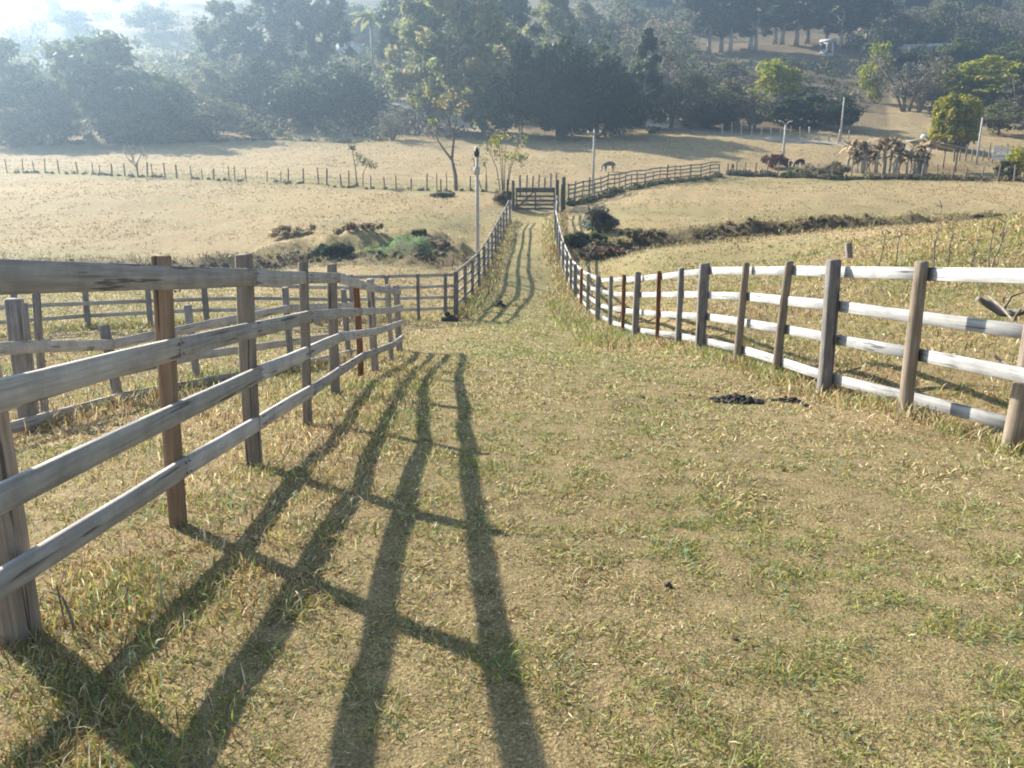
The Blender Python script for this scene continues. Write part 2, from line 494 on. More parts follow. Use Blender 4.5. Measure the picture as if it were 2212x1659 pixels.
M = dict(
    ground=ground_material(),
    grey=wood_material('weathered_grey_plank', (.34, .31, .275), (.49, .455, .41), (.60, .565, .515), .55),
    pale=wood_material('sun_bleached_plank', (.28, .27, .26), (.46, .45, .44), (.56, .55, .54), .4),
    post=wood_material('grey_hewn_post', (.13, .115, .105), (.26, .235, .215), (.38, .35, .325)),
    tan=wood_material('tan_sawn_post', (.19, .155, .125), (.32, .27, .22), (.42, .365, .305), .35),
    brown=wood_material('brown_sawn_post', (.15, .10, .065), (.24, .165, .11), (.31, .225, .155), .3),
    red=wood_material('red_brown_post', (.10, .045, .025), (.19, .085, .045), (.26, .13, .07), .3),
    round=wood_material('round_log_post', (.15, .115, .085), (.27, .215, .16), (.37, .31, .24), .4),
    dark=wood_material('dark_gate_timber', (.05, .045, .04), (.10, .09, .08), (.16, .145, .13)),
    bark=plain('grey_bark', (.10, .085, .07), (.26, .235, .20), 6),
    palebark=plain('pale_bark', (.32, .29, .25), (.58, .55, .49), 3),
    leaf=leaf_material('foliage', .45),
    grass=leaf_material('dry_grass_blades', .32),
    dung=plain('dark_manure', (.012, .011, .011), (.04, .035, .032), 30, .55, .004),
    clod=plain('brown_clod', (.05, .035, .025), (.13, .09, .06), 30, .9, .004),
    concrete=plain('concrete_pole', (.34, .33, .31), (.50, .48, .45), 5),
    metal=plain('dark_lamp_metal', (.02, .02, .022), (.05, .05, .052), 10, .4),
    glass=plain('lamp_bowl', (.45, .45, .43), (.6, .6, .58), 10, .3),
    wire=plain('rusty_wire', (.10, .085, .075), (.2, .17, .15), 20, .6),
    wall=plain('whitewashed_wall', (.66, .65, .62), (.82, .81, .78), 2),
    tile=plain('clay_roof', (.20, .085, .05), (.34, .16, .09), 3),
    tin=plain('tin_roof', (.32, .31, .30), (.52, .51, .50), 3, .5),
    void=plain('window_opening', (.015, .016, .018), (.03, .03, .034), 3),
    hide_grey=plain('grey_hide', (.10, .095, .09), (.22, .21, .20), 2),
    hide_dark=plain('dark_hide', (.03, .022, .016), (.075, .055, .04), 2),
    hide_pale=plain('pale_muzzle', (.5, .48, .45), (.65, .63, .6), 2),
    twig=plain('bare_twig', (.13, .105, .085), (.32, .27, .22), 12),
    straw=plain('pale_straw', (.5, .43, .30), (.62, .55, .42), 12),
    stone=plain('dark_stone', (.02, .02, .02), (.07, .065, .06), 6, .9, .01),
)


# ------------------------------------------------------------------ mesh helpers
def mesh_np(name, verts, faces_flat, counts, mat, colors=None, cname='tint', smooth=False, grain=None):
    """fast mesh from arrays; faces_flat: flat vertex index list, counts: corners per face"""
    me = bpy.data.meshes.new(name)
    verts = np.ascontiguousarray(verts, np.float32)
    faces_flat = np.ascontiguousarray(faces_flat, np.int32)
    counts = np.ascontiguousarray(counts, np.int32)
    me.vertices.add(len(verts))
    me.vertices.foreach_set('co', verts.ravel())
    me.loops.add(len(faces_flat))
    me.loops.foreach_set('vertex_index', faces_flat)
    me.polygons.add(len(counts))
    starts = np.zeros(len(counts), np.int32)
    starts[1:] = np.cumsum(counts)[:-1]
    me.polygons.foreach_set('loop_start', starts)
    me.polygons.foreach_set('loop_total', counts)
    if smooth:
        me.polygons.foreach_set('use_smooth', np.ones(len(counts), bool))
    if colors is not None:
        a = me.attributes.new(cname, 'FLOAT_COLOR', 'POINT')
        a.data.foreach_set('color', np.ascontiguousarray(colors, np.float32).ravel())
    if grain is not None:
        a = me.attributes.new('grain', 'FLOAT_VECTOR', 'POINT')
        a.data.foreach_set('vector', np.ascontiguousarray(grain, np.float32).ravel())
    me.update()
    me.validate()
    if mat is not None:
        me.materials.append(mat)
    return me


class MB:
    """collects shapes for one mesh"""

    def __init__(self):
        self.v, self.f, self.g = [], [], []

    def sections(self, rings, gr=None, caps=True):
        """rings: list of equal-length vertex loops"""
        b = len(self.v)
        k = len(rings[0])
        for i, r in enumerate(rings):
            for j, p in enumerate(r):
                self.v.append(tuple(p))
                self.g.append(gr[i][j] if gr else tuple(p))
        for i in range(len(rings) - 1):
            for j in range(k):
                a, c = b + i * k + j, b + i * k + (j + 1) % k
                self.f.append((a, c, c + k, a + k))
        if caps:
            self.f.append(tuple(b + j for j in reversed(range(k))))
            self.f.append(tuple(b + (len(rings) - 1) * k + j for j in range(k)))

    def tube(self, pts, radii, k=6, caps=True, jitter=0.0):
        pts = [Vector(p) for p in pts]
        rings, gr = [], []
        dist = 0
        for i, p in enumerate(pts):
            d = (pts[min(i + 1, len(pts) - 1)] - pts[max(i - 1, 0)])
            if d.length < 1e-9:
                d = Vector((0, 0, 1))
            d.normalize()
            ref = Vector((1, 0, 0)) if abs(d.x) < .8 else Vector((0, 1, 0))
            a = d.cross(ref).normalized()
            c = d.cross(a)
            if i:
                dist += (p - pts[i - 1]).length
            ring, gg = [], []
            for j in range(k):
                th = 2 * math.pi * j / k
                r = radii[i] * (1 + random.uniform(-jitter, jitter))
                ring.append(p + a * math.cos(th) * r + c * math.sin(th) * r)
                gg.append((dist, math.cos(th) * r, math.sin(th) * r))
            rings.append(ring)
            gr.append(gg)
        self.sections(rings, gr, caps)

    def box(self, lo, hi):
        (x0, y0, z0), (x1, y1, z1) = lo, hi
        self.sections([[(x0, y0, z0), (x1, y0, z0), (x1, y1, z0), (x0, y1, z0)], [(x0, y0, z1), (x1, y0, z1), (x1, y1, z1), (x0, y1, z1)]])

    def mesh(self, name, mat, smooth=False):
        flat = [i for f in self.f for i in f]
        me = mesh_np(name, np.array(self.v), np.array(flat), np.array([len(f) for f in self.f]), mat, grain=np.array(self.g), smooth=smooth)
        return me

    def build(self, name, mat, parent=None, smooth=False):
        return add(name, self.mesh(name, mat, smooth), parent)


def add(name, data, parent=None, loc=None):
    o = bpy.data.objects.new(name, data)
    C.objects.link(o)
    if parent is not None:
        o.parent = parent
    if loc is not None:
        o.location = loc
    return o


def tag(o, label, cat, group=None, kind=None):
    o['label'] = label
    o['category'] = cat
    if group:
        o['group'] = group
    if kind:
        o['kind'] = kind
    return o


def thing(name, label, cat, loc, rz=0.0, group=None):
    o = add(name, None, None, loc)
    o.empty_display_size = .3
    o.rotation_euler = (0, 0, rz)
    return tag(o, label, cat, group)


def chamfer_rect(c, ax, ay, w, h, ch):
    """eight corner points round centre c on axes ax, ay"""
    w, h = w / 2, h / 2
    pts = [(-w + ch, -h), (w - ch, -h), (w, -h + ch), (w, h - ch), (w - ch, h), (-w + ch, h), (-w, h - ch), (-w, -h + ch)]
    return [c + ax * a + ay * b for a, b in pts], pts


# ------------------------------------------------------------------ ground sheet
gcol = np.zeros((NR * NC, 4), np.float32)
zg, zs, zb, zr = zones(GX.ravel(), GY.ravel())
gcol[:, 0], gcol[:, 1], gcol[:, 2], gcol[:, 3] = zg, zs, zb, zr
idx = np.arange(NR * NC).reshape(NR, NC)
quads = np.stack([idx[:-1, :-1], idx[:-1, 1:], idx[1:, 1:], idx[1:, :-1]], -1).reshape(-1, 4)
gme = mesh_np('ground', np.stack([GX.ravel(), GY.ravel(), GZ.ravel()], -1), quads.ravel(), np.full(len(quads), 4), M['ground'], gcol, 'zone', True)
ground = add('ground', gme)
ground['kind'] = 'structure'


# ------------------------------------------------------------------ fences
def post_mesh(base, top, size, style, mat, parent, origin, name='post', sink=.35):
    base, top = Vector(base), Vector(top)
    d = top - base
    L = d.length
    d.normalize()
    b = base - d * sink
    mb = MB()
    rings, gr = [], []
    yaw = random.uniform(-.12, .12)
    ax = (Vector((math.cos(yaw), math.sin(yaw), 0)) - d * d.x * math.cos(yaw)).normalized()
    ay = d.cross(ax)
    levels = 6
    bendx, bendy = random.uniform(-.012, .012), random.uniform(-.012, .012)
    for i in range(levels):
        t = i / (levels - 1)
        s = t * (L + sink)
        c = b + d * s + ax * math.sin(t * math.pi) * bendx + ay * math.sin(t * math.pi) * bendy - Vector(origin)
        if style == 'o':
            k = 12
            sz = size * (1.08 - .16 * t) * random.uniform(.97, 1.03)
            ring = []
            gg = []
            for j in range(k):
                th = 2 * math.pi * j / k
                r = sz / 2 * (1 + .035 * math.sin(3 * th + base.x * 9) + random.uniform(-.015, .015))
                ring.append(c + ax * math.cos(th) * r + ay * math.sin(th) * r)
                gg.append((s, math.cos(th) * r, math.sin(th) * r))
        else:
            sz = size * random.uniform(.965, 1.035)
            ring, pp = chamfer_rect(c, ax, ay, sz, sz * .92, size * .09)
            gg = [(s, q[0], q[1]) for q in pp]
        rings.append(ring)
        gr.append(gg)
    # a worn, slightly narrowed and slanted head
    c = b + d * (L + sink + size * .10) - Vector(origin)
    cc = sum((Vector(p) for p in rings[-1]), Vector()) / len(rings[-1])
    slant = Vector((random.uniform(-.1, .1), random.uniform(-.1, .1), 0))
    ring = [c + (Vector(p) - cc) * .86 + d * ((Vector(p) - cc).dot(slant)) for p in rings[-1]]
    rings.append(ring)
    gr.append([(L + sink + size * .1, g[1] * .86, g[2] * .86) for g in gr[-1]])
    mb.sections(rings, gr)
    return mb.build(name, mat, parent, smooth=(style == 'o'))


def plank(pts, h, t, mat, parent, origin, name='rail', side=None):
    """a board through pts, standing on edge; side = horizontal normal hint"""
    pts = [Vector(p) for p in pts]
    fine = []
    for a, b in zip(pts[:-1], pts[1:]):
        for k in range(2):
            fine.append(a.lerp(b, k / 2))
    fine.append(pts[-1])
    mb = MB()
    rings, gr = [], []
    dist = 0
    wob = random.uniform(0, 9)
    for i, p in enumerate(fine):
        d = fine[min(i + 1, len(fine) - 1)] - fine[max(i - 1, 0)]
        d.normalize()
        nrm = Vector((d.y, -d.x, 0)).normalized()
        up = nrm.cross(d).normalized()
        if up.z < 0:
            up = -up
        if i:
            dist += (p - fine[i - 1]).length
        hh = h * (1 + .012 * math.sin(dist * 2.3 + wob))
        q = p - Vector(origin) + up * .0025 * math.sin(dist * 3.1 + wob)
        ring, pp = chamfer_rect(q, nrm, up, t, hh, t * .14)
        rings.append(ring)
        gr.append([(dist, a, b) for a, b in pp])
    mb.sections(rings, gr)
    return mb.build(name, mat, parent)


def rail_fence(name, label, posts, rails, rail_h, rail_t, side, postmats, railmat, spans, end_extra=(0, 0), cat='fence', rail_from=0, jit=.006, nail_posts=None):
    """posts: (base, top, size, style, matkey); side +1/-1: which side of the posts (to the right of travel = +1)"""
    o0 = Vector(posts[0][0])
    root = thing(name, label, cat, o0)
    n_ = len(posts)
    for b, t, s, st, mk in posts:
        post_mesh(b, t, s, st, M[mk], root, o0)
    nails = MB()
    # travel directions
    for r, hr in enumerate(rails):
        pts = []
        for i, (b, t, s, st, mk) in enumerate(posts):
            b, t = Vector(b), Vector(t)
            prv = Vector(posts[max(i - 1, 0)][0])
            nxt = Vector(posts[min(i + 1, n_ - 1)][0])
            d = nxt - prv
            nrm = Vector((d.y, -d.x, 0)).normalized()
            frac = hr[i] if isinstance(hr, (list, tuple)) else hr
            p = b.lerp(t, frac) + nrm * side * (s * .47 + rail_t * .5 + .003) + Vector((0, 0, random.uniform(-jit, jit)))
            pts.append(p)
            if nail_posts and i in nail_posts:
                for dz in (-.028, .026):
                    for dd in (-.022, .02):
                        q = p - o0 + nrm * side * (rail_t * .5 - .004) + Vector((0, 0, dz)) + d.normalized() * dd
                        nails.tube([q, q + nrm * side * .009], [.0055, .005], 6)
        if end_extra[0]:
            d = (pts[0] - pts[1]).normalized()
            pts[0] = pts[0] + d * end_extra[0]
        if end_extra[1]:
            d = (pts[-1] - pts[-2]).normalized()
            pts[-1] = pts[-1] + d * end_extra[1]
        i = rail_from
        first = True
        while i < n_ - 1:
            step = spans + ((r + i) % 2 if not first else (r % 2))
            first = False
            j = min(n_ - 1, i + step)
            seg = [Vector(p) for p in pts[i:j + 1]]
            for m_ in range(1, len(seg) - 1):
                seg[m_] = seg[m_].lerp(seg[0].lerp(seg[-1], (seg[m_] - seg[0]).length / max(1e-6, (seg[m_] - seg[0]).length + (seg[-1] - seg[m_]).length)), .9)
            if len(seg) >= 2:
                e0 = (seg[1] - seg[0]).normalized()
                e1 = (seg[-1] - seg[-2]).normalized()
                if i > 0:
                    seg[0] = seg[0] + e0 * .007
                if j < n_ - 1:
                    seg[-1] = seg[-1] - e1 * .007
                plank(seg, rail_h * random.uniform(.95, 1.05), rail_t * random.uniform(.92, 1.08), M[railmat], root, o0)
            i = j
    if nail_posts:
        nl = nails.build('nail_heads', M['wire'], root)
        nl['kind'] = 'stuff'
    return root


def conv(lst, mats):
    out = []
    for q, mk in zip(lst, mats):
        b = at(q[0], q[1], q[4])
        t = at(q[2], q[3], q[4])
        g = float(gz(np.array([b.x]), np.array([b.y]))[0])
        b.z = g
        out.append((b, t, q[5], q[6] if q[6] == 'o' else 's', mk))
    return out


lm = ['post', 'tan', 'brown', 'tan', 'tan', 'tan', 'red', 'tan', 'tan', 'tan']
rail_fence('plank_fence', 'grey four-rail plank fence on the left, nearest the camera, casting long shadows', conv(LEFT_POSTS, lm), [[.2, .205] + [.23] * 8, [.42, .43] + [.455] * 8, [.655, .665] + [.68] * 8, [.905, .912] + [.905] * 8], .102, .030, +1, None, 'grey', 2, (.3, .10), nail_posts=(1, 2, 3, 4, 5))
rm = ['round', 'round', 'round', 'round', 'post', 'round', 'round', 'post', 'post', 'red', 'post', 'red', 'post', 'post', 'post', 'red'] + ['post'] * 30
rail_fence('plank_fence', 'sunlit white-railed fence down the right side of the lane', conv(RIGHT_POSTS, rm), [.135, .40, .67, .925], .108, .032, +1, None, 'pale', 2, (.3, .0))
rail_fence('plank_fence', 'grey rail fence on the left of the lane, climbing to the gate', conv(LANE_POSTS, ['post'] * 30), [.22, .46, .71, .95], .10, .032, -1, None, 'grey', 2, (0, .0))
cross = [(at(985, 685, 24.1), at(985, 588, 24.1), .1, 's', 'post')]
rail_fence('plank_fence', 'grey cross fence running left from the lane corner post across the paddock', conv([(962, 686, 962, 590, 23.95, .10, 's')] + CROSS_POSTS, ['post'] * 30), [.22, .46, .71, .95], .095, .03, +1, None, 'grey', 2, (.27, 0))
rail_fence('plank_fence', 'low grey three-rail chute fence behind the near left fence', conv(CHUTE_POSTS, ['post'] * 30), [.09, .37, .77], .12, .034, +1, None, 'grey', 2, (0, .35))

# the old gate stile: two upright slabs with gaps by the chute fence
sb = at(64, 900, 7.9)
sb.z = gz(np.array([sb.x]), np.array([sb.y]))[0]
stile = thing('gate_stile', 'pair of weathered upright boards at the left end of the chute fence', 'gate', sb)
for k, (u0, v0, u1, v1, w) in enumerate(((74, 880, 52, 655, .05), (95, 880, 78, 635, .065))):
    b_ = at(u0, v0, 8.1 + k * .15)
    t_ = at(u1, v1, 8.1 + k * .15)
    b_.z = gz(np.array([b_.x]), np.array([b_.y]))[0]
    post_mesh(b_, t_, w, 's', M['post'], stile, sb, 'board')


def simple_fence(name, label, pts, height, size, wires, mat, wirelist_r, railed=None):
    o0 = ground_at(at(*pts[0]).x, pts[0][2])
    root = thing(name, label, 'fence', o0)
    tops = []
    for k, q in enumerate(pts):
        p = at(*q)
        g = ground_at(p.x, p.y)
        h = height * random.uniform(.72, 1.14)
        lean = Vector((random.uniform(-.07, .07), random.uniform(-.05, .05), 0)) * h
        post_mesh(g, g + Vector((0, 0, h)) + lean, size * random.uniform(.8, 1.25), 'o' if k % 3 else 's', M[mat], root, o0)
        tops.append((g, h))
    if railed:
        for hr in railed:
            i = 0
            while i < len(tops) - 1:
                j = min(len(tops) - 1, i + 3)
                seg = [tops[m][0] + Vector((0, -size * .6 - .02, height * hr + random.uniform(-.03, .03))) for m in range(i, j + 1)]
                plank(seg, .10, .03, M['post'], root, o0)
                i = j
    else:
        for w in wires:
            mb = MB()
            mb.tube([g + Vector((0, -size * .55, height * w)) - o0 for g, h in tops], [wirelist_r] * len(tops), 4)
            mb.build('wire', M['wire'], root)
    return root


simple_fence('wire_fence', 'wire fence with uneven wooden posts across the left pasture', PASTURE_U, 1.2, .10, (.3, .6, .88), 'round', .006)
simple_fence('rail_fence', 'distant rail fence on the bank, running right from the gate', BANK_POSTS, 1.4, .12, (), 'post', .006, railed=(.25, .5, .72, .93))
simple_fence('wire_fence', 'wire fence along the far edge of the right pasture', FIELD_POSTS, 1.55, .12, (.3, .6, .88), 'round', .006)
ROADSIDE = [(1560 + i * 21, 282 + i * 1.62, 114 - i * .72) for i in range(14)]
simple_fence('wire_fence', 'pale posts of the fence behind the far track', ROADSIDE, 1.5, .16, (.4, .85), 'palebark', .007)
PEN = [(2060 + i * 12.5, 349 - i * .3, 92.5 + i * .1) for i in range(13)]
simple_fence('pen_fence', 'close-set post fence of the stock pen beside the shelter', PEN, 1.7, .15, (.3, .6, .85), 'round', .008)
LEFTBANK = [(1124 + i * 13, 412 - i * 1.6, 57.5 + i * .8) for i in range(8)]
simple_fence('wire_fence', 'short run of posts in the grass just behind the gate', LEFTBANK, 1.25, .12, (.4, .85), 'post', .006)


# ------------------------------------------------------------------ gate
def gate():
    a, b = at(1113, 458, 53.2), at(1199, 458, 53.2)
    a.z = ground_at(a.x, a.y).z
    b.z = ground_at(b.x, b.y).z
    root = thing('farm_gate', 'dark wooden farm gate closing the top of the lane', 'gate', a)
    d = (b - a)
    for u0, Y, h, s, dx in ((0, 0, 1.9, .18, -.14), (0, .9, 1.7, .14, -.5), (1, 0, 2.0, .18, .14), (1, .5, 2.1, .17, .62), (1, -.5, 1.75, .14, .42)):
        base = a + d * u0 + Vector((dx, Y, 0))
        base.z = ground_at(base.x, base.y).z
        post_mesh(base, base + Vector((0, 0, h)), s, 's', M['dark'], root, a, 'gate_post')
    z0 = min(a.z, b.z) + .12
    for h, w in ((.06, .12), (.32, .12), (.58, .12), (.86, .12), (1.26, .30)):
        p = Vector((a.x + .02, a.y - .06, z0 + h))
        q = Vector((b.x - .02, b.y - .06, z0 + h))
        plank([p, p.lerp(q, .5), q], w, .04, M['dark'], root, a, 'rail')
    for t in (.03, .5, .97):
        c = a.lerp(b, t)
        post_mesh(Vector((c.x, c.y - .12, z0 - .05)), Vector((c.x, c.y - .12, z0 + 1.36)), .09, 's', M['dark'], root, a, 'stile', sink=0)
    p = Vector((a.x + .1, a.y - .19, z0 + .1))
    q = Vector((a.x + d.x * .48, a.y - .19, z0 + 1.2))
    plank([p, q], .09, .03, M['dark'], root, a, 'brace')
    return root


gate()


# ------------------------------------------------------------------ poles
def pole(name, label, u, Y, vtop, r, mat, lamp=False, arm=False, fork=False, cat='pole'):
    p = at(u, 400, Y)
    g = ground_at(p.x, Y)
    top = at(u, vtop, Y).z
    H = top - g.z
    root = thing(name, label, cat, g)
    mb = MB()
    mb.tube([(0, 0, -.4), (0, 0, H * .5), (.01, 0, H)], [r, r * .9, r * .75], 10)
    mb.build('shaft', M[mat], root, True)
    if lamp:
        mb = MB()
        prof = [(.06, 0), (.10, .05), (.12, .13), (.11, .22), (.07, .30), (.04, .34)]
        mb.tube([(0, 0, H - .06 + z) for _, z in prof], [w * 1.0 for w, _ in prof], 14)
        head = mb.build('lamp_head', M['metal'], root, True)
        mb = MB()
        mb.tube([(0, 0, H + .275), (0, 0, H + .31), (0, 0, H + .36)], [.09, .08, .04], 14)
        mb.build('cap', M['glass'], head, True)
        mb = MB()
        mb.tube([(0, 0, H - .75), (0, 0, H - .45)], [r * 1.5, r * 1.5], 10)
        mb.build('bracket', M['concrete'], root, True)
    if arm:
        mb = MB()
        mb.box((-.55, -.06, H - .35), (.55, .06, H - .22))
        mb.build('crossarm', M['post'], root)
        for k in (-.45, 0, .45):
            mb = MB()
            mb.tube([(k, 0, H - .225), (k, 0, H - .15), (k, 0, H - .06)], [.05, .07, .03], 8)
            mb.build('insulator', M['wall'], root, True)
    if fork:
        mb = MB()
        mb.tube([(0, 0, H - .1), (-.35, 0, H + .25), (-.75, 0, H + .32)], [.07, .06, .09], 6)
        mb.tube([(0, 0, H - .1), (.35, 0, H + .25), (.75, 0, H + .32)], [.07, .06, .09], 6)
        mb.build('bracket_arm', M['concrete'], root, True)
    return root


pole('lamp_post', 'tall slim lamp post with a dark lamp head beside the lane', 1030.5, 33.0, 336, .085, 'concrete', lamp=True, cat='lamp post')
pole('utility_pole', 'thin utility pole with a short crossarm just right of the gate', 1281, 62, 280, .10, 'concrete', arm=True)
pole('utility_pole', 'pale pole with a forked top in front of the far track', 1687, 92, 268, .14, 'concrete', fork=True)
pole('utility_pole', 'thin leaning-looking pole against the dark bushes beyond the track', 1806, 106, 210, .11, 'concrete')
pole('utility_pole', 'pale pole standing in the stock pen at far right', 2103, 91, 254, .12, 'concrete')

# stub post in the pasture behind the right fence
g = at(1832, 585, 24)
g.z = ground_at(g.x, g.y).z
so = thing('stub_post', 'single brown post standing alone behind the right fence', 'post', g)
post_mesh(g, at(1832, 526, 24), .17, 's', M['post'], so, g, 'shaft')


# ------------------------------------------------------------------ vegetation
def leaf_cloud(centers, radii, per, size, tints, squash=.8, droop=0.0, seed=0, aspect=1.5):
    """leaf faces filling a set of clumps; returns verts, colours"""
    r = np.random.default_rng(seed)
    centers = np.asarray(centers, float)
    n_ = len(centers) * per
    ci = np.repeat(np.arange(len(centers)), per)
    d = r.normal(size=(n_, 3))
    d /= np.linalg.norm(d, axis=1)[:, None]
    rad = np.asarray(radii)[ci] * (r.random(n_) ** .45)
    p = centers[ci] + d * rad[:, None] * np.array([1, 1, squash])
    nrm = d + r.normal(size=(n_, 3)) * .8 + np.array([0, 0, .35])
    nrm /= np.linalg.norm(nrm, axis=1)[:, None]
    t = np.cross(nrm, r.normal(size=(n_, 3)))
    t /= np.linalg.norm(t, axis=1)[:, None] + 1e-9
    t[:, 2] -= droop
    t /= np.linalg.norm(t, axis=1)[:, None] + 1e-9
    b = np.cross(nrm, t)
    s = size * (.6 + .8 * r.random(n_))[:, None]
    v = np.stack([p - t * s * .5 * aspect, p + b * s * .42, p + t * s * .5 * aspect, p - b * s * .42], 1).reshape(-1, 3)
    tints = np.asarray(tints, float)
    ctint = tints[r.integers(0, len(tints), len(centers))]
    mixk = r.random((n_, 1)) * .45
    col = ctint[ci] * (1 - mixk) + tints[r.integers(0, len(tints), n_)] * mixk
    col *= (.8 + .4 * r.random((n_, 1)))
    col = np.concatenate([np.repeat(col, 4, 0), np.ones((n_ * 4, 1))], 1)
    return v, col


def leaf_mesh(name, v, col):
    nq = len(v) // 4
    return mesh_np(name, v, np.arange(nq * 4), np.full(nq, 4), M['leaf'], col)


DARK = [(.030, .050, .022), (.045, .065, .026), (.058, .075, .03), (.04, .055, .035)]
MID = [(.085, .12, .04), (.115, .14, .05), (.14, .155, .06), (.075, .095, .045)]
OLIVE = [(.15, .155, .075), (.19, .18, .09), (.12, .125, .065), (.21, .185, .11)]
EUC = [(.11, .14, .08), (.155, .18, .095), (.19, .205, .11), (.09, .115, .065)]
EUCL = [(.22, .245, .10), (.29, .29, .13), (.18, .21, .095), (.33, .30, .15)]
YELL = [(.26, .28, .04), (.34, .33, .05), (.18, .22, .04), (.40, .36, .07)]
DRY = [(.25, .20, .14), (.20, .165, .12), (.30, .245, .175), (.16, .135, .10)]
GREYG = [(.13, .125, .10), (.17, .16, .125), (.11, .11, .085), (.20, .18, .15)]


def trunk_mb(H, r0, crown0, spread, limbs, rr, lean=0.0, k=7):
    mb = MB()
    pts = []
    for i in range(6):
        t = i / 5
        pts.append(Vector((lean * H * t * t + rr.uniform(-.02, .02) * H * t, rr.uniform(-.02, .02) * H * t, -.5 + (H * .82 + .5) * t)))
    mb.tube(pts, [r0 * (1.25 if i == 0 else 1 - .8 * i / 5) for i in range(6)], k)
    ends = []
    for j in range(limbs):
        t = crown0 + (1 - crown0) * (j / max(1, limbs)) * .8
        f = t * 5
        i = min(4, int(f))
        p0 = pts[i].lerp(pts[i + 1], f - i) if t <= 1 else pts[-1]
        th = j * 2.4 + rr.uniform(-.4, .4)
        L = spread * rr.uniform(.6, 1.0)
        p1 = p0 + Vector((math.cos(th) * L * .5, math.sin(th) * L * .5, L * .35))
        p2 = p0 + Vector((math.cos(th) * L, math.sin(th) * L, L * .5))
        mb.tube([p0, p1, p2], [r0 * .42, r0 * .28, r0 * .08], 5)
        ends.append(p2)
        for m_ in range(2):
            q = p1.lerp(p2, rr.random())
            e = q + Vector((rr.uniform(-.5, .5) * L, rr.uniform(-.5, .5) * L, rr.uniform(.1, .5) * L))
            mb.tube([q, e], [r0 * .15, r0 * .04], 4)
            ends.append(e)
    return mb, ends


def broad_tree(seed, H=10, W=10, tints=MID, low=.02, clumps=62, per=66, leaf=.42, round_=1.0, bark='bark', gap=0.0):
    rr = random.Random(seed)
    r = np.random.default_rng(seed)
    mb, ends = trunk_mb(H, H * .03, .3, W * .38, 7, rr)
    cs, rads = [], []
    for i in range(clumps):
        d = r.normal(size=3)
        d /= np.linalg.norm(d)
        f = r.random() ** .38
        zz = low * H + (H * (1 - low)) * (.5 + .46 * d[2] * f)
        tt = (zz / H - low) / (1 - low)
        prof = math.sqrt(max(.05, 1 - (2 * tt - .86) ** 2 * .9)) if round_ else 1
        cs.append((d[0] * f * W * .42 * prof * r.uniform(.85, 1.12), d[1] * f * W * .42 * prof * r.uniform(.85, 1.12), zz))
        rads.append(r.uniform(.09, .17) * W)
    v, c = leaf_cloud(cs, rads, per, leaf, tints, .75, .1, seed)
    return mb, v, c, bark


def euc_tree(seed, H=20, W=7, tints=EUC, bare=.35, clumps=40, per=55, leaf=.5):
    rr = random.Random(seed)
    r = np.random.default_rng(seed)
    mb, ends = trunk_mb(H, H * .016, bare, W * .45, 9, rr)
    cs, rads = [], []
    for i in range(clumps):
        t = r.random() ** .8
        zz = H * (bare + (1 - bare) * t)
        prof = (.35 + .65 * math.sin(math.pi * min(1, .15 + t * .9))) * W * .5
        th = r.uniform(0, 2 * math.pi)
        q = r.random() ** .5 * prof
        cs.append((math.cos(th) * q, math.sin(th) * q, zz))
        rads.append(r.uniform(.07, .16) * W)
    v, c = leaf_cloud(cs, rads, per, leaf, tints, 1.25, .6, seed, 2.2)
    return mb, v, c, 'palebark'


def cone_tree(seed, H=14, W=7, tints=DARK):
    rr = random.Random(seed)
    r = np.random.default_rng(seed)
    mb, ends = trunk_mb(H, H * .02, .15, W * .3, 6, rr)
    cs, rads = [], []
    for i in range(50):
        t = r.random() ** 1.3
        zz = H * (.08 + .9 * t)
        q = (1 - t) ** .7 * W * .42 * r.random() ** .4
        th = r.uniform(0, 2 * math.pi)
        cs.append((math.cos(th) * q, math.sin(th) * q, zz))
        rads.append((.17 - .08 * t) * W)
    v, c = leaf_cloud(cs, rads, 70, .42, tints, .8, .2, seed)
    return mb, v, c, 'bark'


def dry_tree(seed, H=8, W=8, tints=DRY, per=26, bark='bark'):
    rr = random.Random(seed)
    r = np.random.default_rng(seed)
    mb = MB()
    cs, rads = [], []
    for s in range(5):
        th = s * 1.26 + rr.uniform(-.3, .3)
        out = W * .42 * rr.uniform(.5, 1)
        p0 = Vector((rr.uniform(-.3, .3), rr.uniform(-.3, .3), -.3))
        p1 = Vector((math.cos(th) * out * .4, math.sin(th) * out * .4, H * .45))
        p2 = Vector((math.cos(th) * out, math.sin(th) * out, H * rr.uniform(.75, 1.0)))
        mb.tube([p0, p1, p2], [H * .018, H * .013, H * .004], 5)
        for m_ in range(10):
            q = p0.lerp(p1, rr.uniform(.4, 1)) if m_ % 2 else p1.lerp(p2, rr.random())
            e = q + Vector((rr.uniform(-1, 1), rr.uniform(-1, 1), rr.uniform(.0, .9))) * W * .2
            mb.tube([q, q.lerp(e, .5) + Vector((0, 0, .1)), e], [H * .006, H * .004, H * .002], 4)
            cs.append(e)
            rads.append(W * rr.uniform(.07, .13))
    v, c = leaf_cloud(np.array([tuple(x) for x in cs]), rads, per, .22, tints, .9, .1, seed)
    return mb, v, c, bark


VAR = {}


def variant(key, fn):
    if key not in VAR:
        mb, v, c, bark = fn()
        VAR[key] = (mb.mesh('trunk', M[bark], True), leaf_mesh('crown', v, c))
    return VAR[key]


